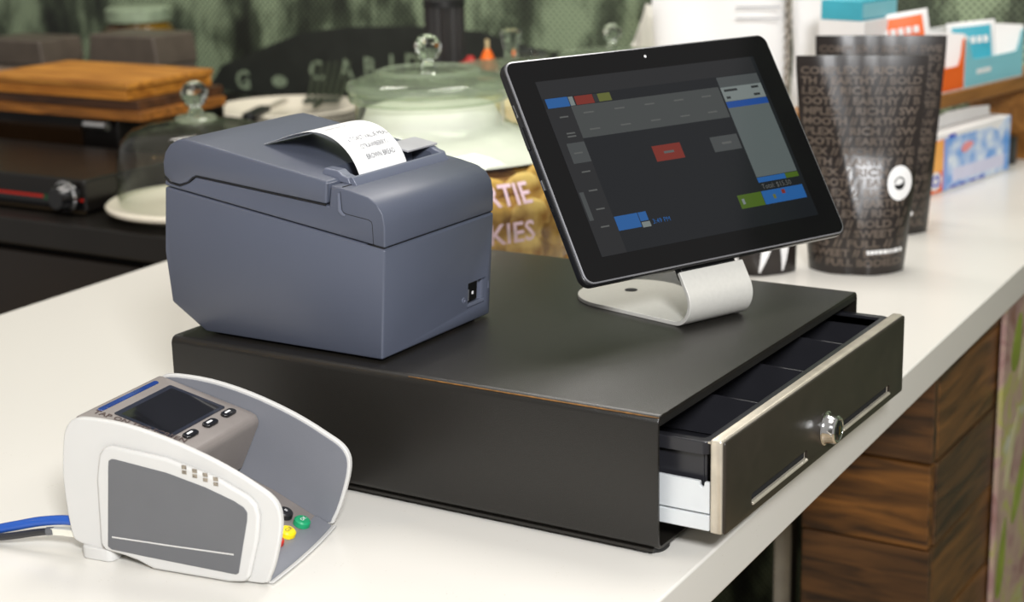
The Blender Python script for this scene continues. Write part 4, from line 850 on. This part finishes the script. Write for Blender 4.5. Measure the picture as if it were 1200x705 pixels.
# ================================================================== WHITE CARRIER BAGS
M_bagw = mat('white_bag_paper', srgb(240, 239, 238), 0.65, vary=0.03, vscale=6)
M_cord = mat('twine', srgb(70, 60, 54), 0.7, col2=srgb(190, 180, 168), vscale=260)
def carrier(lab, p0, p1, h, seed):
    d = Vector((p1[0] - p0[0], p1[1] - p0[1], 0)); w = d.length; a = math.atan2(d.y, d.x)
    t = thing('paper_carrier', lab, 'carrier bag', (p0[0], p0[1], 0), a, 'white carriers behind the tablet')
    rnd = random.Random(seed); bm = bmesh.new(); nx, nz = 14, 14; g = []
    for s in (0, 1):
        rows = []
        for k in range(nz + 1):
            z = h * k / nz; row = []
            for i in range(nx + 1):
                x = w * i / nx; q = math.sin(PI * i / nx)
                dep = (-1 if s == 0 else 1) * (0.006 + 0.030 * (1 - 0.75 * k / nz) * (q ** 0.5)) + 0.0035 * math.sin(9 * i / nx + 5 * k / nz + seed) + rnd.uniform(-0.0012, 0.0012)
                row.append(bm.verts.new((x + 0.002 * math.sin(k * 1.1 + s), dep + 0.036, z)))
            rows.append(row)
        g.append(rows)
        for k in range(nz):
            for i in range(nx): bm.faces.new((rows[k][i], rows[k][i + 1], rows[k + 1][i + 1], rows[k + 1][i]))
    A, B = g
    for k in range(nz):
        bm.faces.new((A[k][0], A[k + 1][0], B[k + 1][0], B[k][0])); bm.faces.new((A[k][nx], A[k + 1][nx], B[k + 1][nx], B[k][nx]))
    for i in range(nx): bm.faces.new((A[0][i], A[0][i + 1], B[0][i + 1], B[0][i]))
    finish(bm, 'bag_paper', M_bagw, t, ang=60)
    for s in (0, 1):
        pts = [(w + 0.001 + 0.0028 * math.cos(k * 0.9 + s * PI), 0.004 + 0.0028 * math.sin(k * 0.9 + s * PI), h * 0.30 + (h * 0.70) * k / 60 ) for k in range(61)]
        btube('cord', M_cord, t, pts, 0.0018, 5)
    for zz_, x0, x1 in ((h * .70, .62, .95), (h * .655, .62, .95)):
        bm = bmesh.new(); box(bm, w * x0, w * x1, -0.0035, -0.0030, zz_, zz_ + 0.0022); finish(bm, 'printed_line', M_ink_lt, t)
carrier('broad white paper carrier with a dark cord, directly behind the tablet', (-0.582, 1.140), (-0.420, 1.212), 0.33, 1)
carrier('narrow white paper carrier with a braided cord, left of the tea boxes', (-0.412, 1.214), (-0.338, 1.247), 0.34, 2)

# ================================================================== BLACK COFFEE POUCHES
M_pouch = mat('black_film', srgb(40, 34, 31), 0.30, vary=0.2, vscale=40, bump=0.12, bscale=45)
M_pprint = mat('brown_print', srgb(98, 86, 76), 0.42, vary=0.35, vscale=60)
WORDS = ['BOLD', 'RESTLESS', 'FULL BODIED', 'COMPLEX', 'SMOOTH', 'EARTHY', 'RICH', 'SWEET', 'BOLD', 'FULL']
def pouch(name, lab, loc, rz, w0, w1, t0, h, group, rows=True, sticker=True, sxf=0.72):
    t = thing(name, lab, 'pouch', loc, rz, group)
    def hw(v): return (w0 + (w1 - w0) * min(1, v * 1.05) ** 0.9) / 2
    def th(v): return t0 / 2 * (1 - v) ** 0.8 * (0.75 + 0.5 * math.sin(PI * min(1, v * 1.6 + .12))) + 0.0012
    def surf(x, z, off=0.0):
        v = max(0, min(1, z / h)); u = max(-1, min(1, x / hw(v)))
        return (x, -th(v) * (1 - abs(u) ** 3.2) - (0.0003 * math.sin(20 * u + 13 * v) + 0.0030 * math.exp(-((u + 0.75 - 1.05 * (1 - v)) / 0.16) ** 2)) * (1 - u * u) - off, z)
    bm = bmesh.new(); nx, nz = 22, 22; F, B = [], []
    for k in range(nz + 1):
        v = k / nz; z = h * v
        F.append([bm.verts.new(surf(hw(v) * (2 * i / nx - 1), z)) for i in range(nx + 1)])
        B.append([bm.verts.new((hw(v) * (2 * i / nx - 1), th(v) * (1 - abs(2 * i / nx - 1) ** 3.2) + 0.0012, z)) for i in range(nx + 1)])
    for k in range(nz):
        for i in range(nx):
            bm.faces.new((F[k][i], F[k][i + 1], F[k + 1][i + 1], F[k + 1][i])); bm.faces.new((B[k][i], B[k + 1][i], B[k + 1][i + 1], B[k][i + 1]))
        bm.faces.new((F[k][0], F[k + 1][0], B[k + 1][0], B[k][0])); bm.faces.new((F[k][nx], B[k][nx], B[k + 1][nx], F[k + 1][nx]))
    for i in range(nx): bm.faces.new((F[0][i], B[0][i], B[0][i + 1], F[0][i + 1])); bm.faces.new((F[nz][i], F[nz][i + 1], B[nz][i + 1], B[nz][i]))
    finish(bm, 'film', M_pouch, t, ang=50)
    def smap(off): return lambda x, y: surf(x, y, off)
    if rows:
        items = []; rnd = random.Random(len(lab)); z = 0.010; rowh = 0.0104; k = rnd.randint(0, 9)
        while z < h - 0.012:
            s = ''; v = z / h
            while len(s) < 40: s += WORDS[k % 10] + ' // '; k += 3 if k % 2 else 1
            nch = int(2 * hw(v) / 0.0062) - 1; sh = rnd.randint(0, 5); s = s[sh:sh + nch]
            items.append((s, 0.0108, 0, z, 'CENTER', 0.0004)); z += rowh
        # squeeze every row into the pouch width
        V, Fc = [], []
        for s, size, x, y, al, bold in items:
            vs, fs = text_data(s, size, al, bold); wd = max(abs(q[0]) for q in vs); f_ = (hw(y / h) - 0.004) / wd; kq = len(V)
            V += [surf(q[0] * f_, q[1] + y, 0.0006) for q in vs]; Fc += [tuple(i + kq for i in f) for f in fs]
        me = bpy.data.meshes.new('word_print'); me.from_pydata(V, [], Fc); me.update(); obj_from(me, 'word_print', M_pprint, t, smooth=False)
    if sticker:
        bm = bmesh.new(); sx, sz = hw(0.45) * sxf, h * 0.425
        A = [bm.verts.new(surf(sx + 0.0125 * math.cos(a), sz + 0.018 * math.sin(a), 0.0016)) for a in [2 * PI * i / 28 for i in range(28)]]; c = bm.verts.new(surf(sx, sz, 0.0019))
        for i in range(28): bm.faces.new((A[i], A[(i + 1) % 28], c))
        sk = finish(bm, 'round_sticker', M_bagw, t)
        bm = bmesh.new(); A = []
        crescent = [(math.cos(a) * 0.0052, math.sin(a) * 0.0060) for a in [PI * (1.0 + i / 8) for i in range(9)]] + [(0.0052, 0.003), (0.002, 0.0), (-0.002, -0.001)]
        bm.faces.new([bm.verts.new(surf(sx + px, sz - 0.001 + pz, 0.0026)) for px, pz in crescent]); finish(bm, 'sticker_emblem', M_blk, sk, smooth=False)
        bm = bmesh.new(); o0 = [(math.cos(a) * 0.0055, math.sin(a) * 0.0065) for a in [PI * i / 10 for i in range(11)]]; i0 = [(p[0] * .8, p[1] * .8) for p in o0]
        Aq = [bm.verts.new(surf(sx + p[0], sz + p[1], 0.0026)) for p in o0]; Bq = [bm.verts.new(surf(sx + p[0], sz + p[1], 0.0026)) for p in i0]
        for i in range(10): bm.faces.new((Aq[i], Aq[i + 1], Bq[i + 1], Bq[i]))
        finish(bm, 'sticker_emblem', M_blk, sk, smooth=False)
        rnd = random.Random(3); bm = bmesh.new(); xx = hw(0.1) * (sxf - 0.52)
        while xx < hw(0.1) * (sxf + 0.16):
            wq = rnd.uniform(0.002, 0.005); q = [bm.verts.new(surf(xx + a, 0.0235 + b_, 0.0014)) for a, b_ in ((0, 0), (wq, 0), (wq, 0.0042), (0, 0.0042))]; bm.faces.new(q); xx += wq + 0.0009
        finish(bm, 'white_imprint', M_bagw, t, smooth=False)
    return t, surf
rzp = math.radians(20.7)
pouch('coffee_pouch', 'black stand-up pouch with word print and white sticker, nearest the tablet', (-0.160, 0.784, 0), rzp, 0.098, 0.134, 0.056, 0.226, 'black coffee pouches')
pouch('coffee_pouch', 'black stand-up pouch standing behind the stickered one, beside the sugar box', (-0.207, 0.972, 0), math.radians(20), 0.118, 0.146, 0.056, 0.226, 'black coffee pouches', sxf=0.46)
p3, sf3 = pouch('coffee_pouch', 'short black pouch with white leaf print under the tablet edge', (-0.262, 0.728, 0), math.radians(24), 0.105, 0.11, 0.05, 0.135, 'black coffee pouches', rows=False, sticker=False)
for k, (x0, w_) in enumerate(((0.014, 0.012), (0.028, 0.010), (-0.02, 0.012))):
    bm = bmesh.new(); Lf, Rt = [], []
    for i in range(13):
        z = 0.004 + 0.085 * i / 12; xc = x0 + 0.012 * math.sin(i / 12 * 2.2 + k); ww = w_ / 2 * math.sin(PI * (i + 0.6) / 13.2)
        Lf.append(bm.verts.new(sf3(xc - ww, z, 0.0010))); Rt.append(bm.verts.new(sf3(xc + ww, z, 0.0010)))
    for i in range(12): bm.faces.new((Lf[i], Rt[i], Rt[i + 1], Lf[i + 1]))
    finish(bm, 'white_leaf', M_bagw, p3)

# ================================================================== WOODEN SHELF, TEA BOXES AND SUGAR BOX
sa = math.atan2(0.226, 0.046)           # shelf front runs along +local x
SH0 = Vector((-0.232, 1.190, 0))
M_shelf = wood('shelf_wood', srgb(116, 74, 30), srgb(164, 112, 54), 'X', 7)
sh = thing('shelf_riser', 'low wooden shelf on the counter holding the tea boxes', 'shelf', SH0, sa)
bbox('shelf_board', M_shelf, sh, -0.165, 0.40, 0.0, 0.100, 0.103, 0.121, bev=0.0015)
bbox('side_panel', M_shelf, sh, 0.312, 0.328, 0.004, 0.096, 0.0, 0.1028, bev=0.001)
bbox('side_panel', M_shelf, sh, -0.158, -0.142, 0.070, 0.098, 0.0, 0.1028, bev=0.001)
blathe('screw', M_blk, sh, [(0, 0), (0.004, 0), (0.003, 0.001), (0, 0.001)], 10).location = (0.02, -0.0006, 0.112)
sh.children[-1].rotation_euler = (PI / 2, 0, 0)
def shl(x, y, z): v = Matrix.Rotation(sa, 3, 'Z') @ Vector((x, y, z)); return v + SH0
M_tea_or = mat('orange_card', srgb(240, 104, 24), 0.5, vary=0.06, vscale=10); M_tea_teal = mat('teal_card', srgb(136, 204, 216), 0.5, vary=0.08, vscale=10); M_card = mat('white_card', srgb(236, 234, 232), 0.55, vary=0.03)
M_teal_d = mat('teal_print', srgb(66, 172, 192), 0.5, vary=0.15, vscale=20)
def tea_tray(lab, x0, w, dpt, hf, hb, outer, inner):
    t = thing('tea_box', lab, 'box', shl(x0, 0.006, 0.1212), sa, 'open tea boxes on the shelf')
    bbox('base', inner, t, 0, w, 0, dpt, 0, 0.0015)
    # curved-cut front
    fr_ = [(0, 0.0015), (w, 0.0015), (w, hb * .92), (w * .955, hb * .90), (w * .93, hf * 1.4), (w * .88, hf * 1.02), (w * .80, hf), (w * .2, hf), (w * .12, hf * 1.02), (w * .07, hf * 1.4), (w * .045, hb * .90), (0, hb * .92)]
    bprism('front', outer, t, fr_, 0, 0.0015)
    for xs in (0, w - 0.0015): bbox('side', inner, t, xs, xs + 0.0015, 0.0016, dpt - 0.0016, 0.0016, hb)
    bbox('back', inner, t, 0, w, dpt - 0.0015, dpt, 0.0016, hb)
    return t
def sachet(parent_lab, x, y, z, w, h, body, mark, rz=0, rx=0.0, ry=0.0):
    t = thing('tea_sachet', parent_lab, 'sachet', shl(x, y, z), sa + rz, 'tea sachets'); t.rotation_euler = (rx, ry, sa + rz)
    bm = bmesh.new(); nx, nz = 10, 12; g = []
    for s in (-1, 1):
        rows = [[bm.verts.new((w * (i / nx - .5), s * (0.0004 + 0.0065 * math.sin(PI * i / nx) ** .7 * math.sin(PI * k / nz) ** .7), h * k / nz)) for i in range(nx + 1)] for k in range(nz + 1)]; g.append(rows)
        for k in range(nz):
            for i in range(nx): bm.faces.new((rows[k][i], rows[k][i + 1], rows[k + 1][i + 1], rows[k + 1][i]))
    for k in range(nz):
        for i in (0, nx): bm.faces.new((g[0][k][i], g[0][k + 1][i], g[1][k + 1][i], g[1][k][i]))
    for i in range(nx):
        for k in (0, nz): bm.faces.new((g[0][k][i], g[0][k][i + 1], g[1][k][i + 1], g[1][k][i]))
    finish(bm, 'wrapper', body, t, ang=60)
    bm = bmesh.new(); q = {}
    for k in range(4, 12):
        for i in range(1, 10): q[k, i] = bm.verts.new((w * (i / nx - .5), -(0.0012 + 0.0065 * math.sin(PI * i / nx) ** .7 * math.sin(PI * k / nz) ** .7), h * k / nz))
    for k in range(4, 11):
        for i in range(1, 9): bm.faces.new((q[k, i], q[k, i + 1], q[k + 1, i + 1], q[k + 1, i]))
    pm = finish(bm, 'printed_patch', mark, t, ang=60)
    bm = bmesh.new()
    for i in range(5): box(bm, w * (-0.30 + i * .13), w * (-0.30 + i * .13 + .095), -0.0090, -0.0082, h * .62, h * .74)
    finish(bm, 'printed_word', body, pm, smooth=False)
tea_tray('orange and white open tea box on the wooden shelf', 0.010, 0.116, 0.085, 0.032, 0.072, M_tea_or, M_card)
sachet('white sachet with orange patch standing in the orange tea box', 0.084, 0.034, 0.1240, 0.046, 0.066, M_card, M_tea_or, 0.75 - sa, 0.0)
sachet('white sachet leaning at the back of the orange tea box', 0.046, 0.050, 0.1240, 0.046, 0.072, M_card, M_bisc, 0.75 - sa, 0.0)
tt = tea_tray('pale teal open tea box at the right end of the shelf', 0.130, 0.160, 0.085, 0.036, 0.070, M_tea_teal, M_card)
sachet('white sachet with teal patch poking out of the teal tea box', 0.222, 0.045, 0.1240, 0.066, 0.076, M_card, M_teal_d, 0.55 - sa, 0.0, -0.08)
for i in range(4): bbox('printed_word', M_card, tt, 0.030 + i * 0.010, 0.038 + i * 0.010, -0.0006, -0.0001, 0.016, 0.0225)
# boxes further left on the shelf
b1 = thing('tea_carton', 'white carton with orange stripe under the orange sachet', 'box', shl(-0.098, 0.016, 0.1212), sa)
bbox('carton', M_card, b1, 0, 0.082, 0, 0.075, 0, 0.062, bev=0.001); bbox('stripe', M_tea_or, b1, 0.030, 0.078, -0.0006, -0.0001, 0.040, 0.061)
b2 = thing('tea_carton', 'flat white carton with orange edge, second in the stack on the shelf', 'box', shl(-0.098, 0.022, 0.1834), sa)
bbox('carton', M_card, b2, 0, 0.080, 0, 0.065, 0, 0.044, bev=0.001); bbox('stripe', M_tea_or, b2, 0.0, 0.080, -0.0006, -0.0001, 0.0, 0.005)
b3 = thing('tea_carton', 'teal carton lying on top of the white cartons on the shelf', 'box', shl(-0.098, 0.026, 0.2276), sa)
bbox('carton', M_teal_d, b3, 0, 0.082, 0, 0.058, 0, 0.024, bev=0.001); bbox('lid_flap', M_tea_teal, b3, 0.002, 0.080, -0.0010, -0.0002, 0.003, 0.021)
sachet('large white sachet with bright orange patch leaning against the stacked cartons', -0.026, 0.0060, 0.1640, 0.072, 0.070, M_card, M_tea_or, 0.42 - sa, 0.0, -0.16)

# sugar box
sg = thing('sugar_box', 'blue, white and orange sugar carton standing below the wooden shelf', 'box', (-0.2120, 1.179, 0), math.atan2(0.232, 0.0385))
M_sblue = mat('blue_cloud_print', srgb(86, 150, 222), 0.45, vscale=38, col2=srgb(226, 234, 242)); M_sdblue = mat('dark_blue_print', srgb(44, 56, 190), 0.45, vary=0.05)
L_ = 0.232; Dp = 0.066; Hs = 0.082
bbox('carton', M_card, sg, 0, L_, 0, Dp, 0, Hs - 0.006, bev=0.0008)
bprism('torn_flap', M_card, sg, [(0.002, Hs - 0.0058), (L_ - 0.002, Hs - 0.0058), (L_ - 0.004, Hs + 0.006), (L_ * .75, Hs + 0.010), (L_ * .45, Hs + 0.012), (0.01, Hs - 0.002)], 0.030, 0.0315)
fpan = [(0.040, 0.002), (L_ - 0.001, 0.002), (L_ - 0.001, Hs - 0.006), (L_ * .93, Hs - 0.008), (L_ * .84, Hs - 0.022), (L_ * .74, Hs - 0.014), (0.040, Hs - 0.012)]
bprism('front_print', M_sblue, sg, fpan, -0.0006, -0.0001, smooth=False)
bprism('orange_print', M_tea_or, sg, [(0.002, 0.002), (0.039, 0.002), (0.039, Hs - 0.012), (0.002, Hs - 0.014)], -0.0006, -0.0001, smooth=False)
bprism('yellow_print', mat('amber_print', srgb(246, 176, 84), 0.45, vary=0.1), sg, [(0.004, 0.030), (0.037, 0.030), (0.037, Hs - 0.013), (0.004, Hs - 0.015)], -0.0010, -0.0006, smooth=False)
bprism('badge', M_card, sg, [(0.019 + 0.016 * math.cos(a), 0.018 + 0.012 * math.sin(a)) for a in [2 * PI * i / 20 for i in range(20)]], -0.0010, -0.0006, smooth=False)
text_obj('badge_lettering', M_sdblue, sg, [('CS', 0.020, 0.019, 0.0115, 'CENTER', 0.0006)], lambda x, y: (x, -0.0014, y))
bprism('blue_band', mat('periwinkle_print', srgb(130, 160, 226), 0.45, vary=0.05), sg, [(0.040, 0.004), (0.050, 0.004), (0.050, Hs - 0.012), (0.040, Hs - 0.012)], -0.0010, -0.0006, smooth=False)
bprism('white_band', mat('lavender_print', srgb(214, 214, 236), 0.45, vary=0.06), sg, [(0.066, 0.010), (L_ * .93, 0.010), (L_ * .93, 0.026), (0.066, 0.028)], -0.0010, -0.0006, smooth=False)
for x0 in (0.060, 0.085, 0.115, 0.14): bprism('blue_dash', M_sdblue, sg, [(x0, 0.003), (x0 + 0.018, 0.003), (x0 + 0.018, 0.006), (x0, 0.006)], -0.0010, -0.0006, smooth=False)
bprism('red_print', mat('pink_print', srgb(238, 150, 150), 0.45, vary=0.1), sg, leafshape(0.105, 0.052, 0.034, 0.012, 0.15), -0.0010, -0.0006, smooth=False)
bprism('blue_band', M_sdblue, sg, [(0.052, Hs - 0.0125), (0.070, Hs - 0.0125), (0.070, Hs - 0.0085), (0.052, Hs - 0.0085)], -0.0010, -0.0006, smooth=False)
rd = thing('tape_roll', 'small black roll peeking out behind the sugar box', 'roll', (-0.205, 1.462, 0))
blathe('roll', M_blk, rd, [(0.012, 0), (0.026, 0), (0.026, 0.038), (0.012, 0.038)], 24, True)
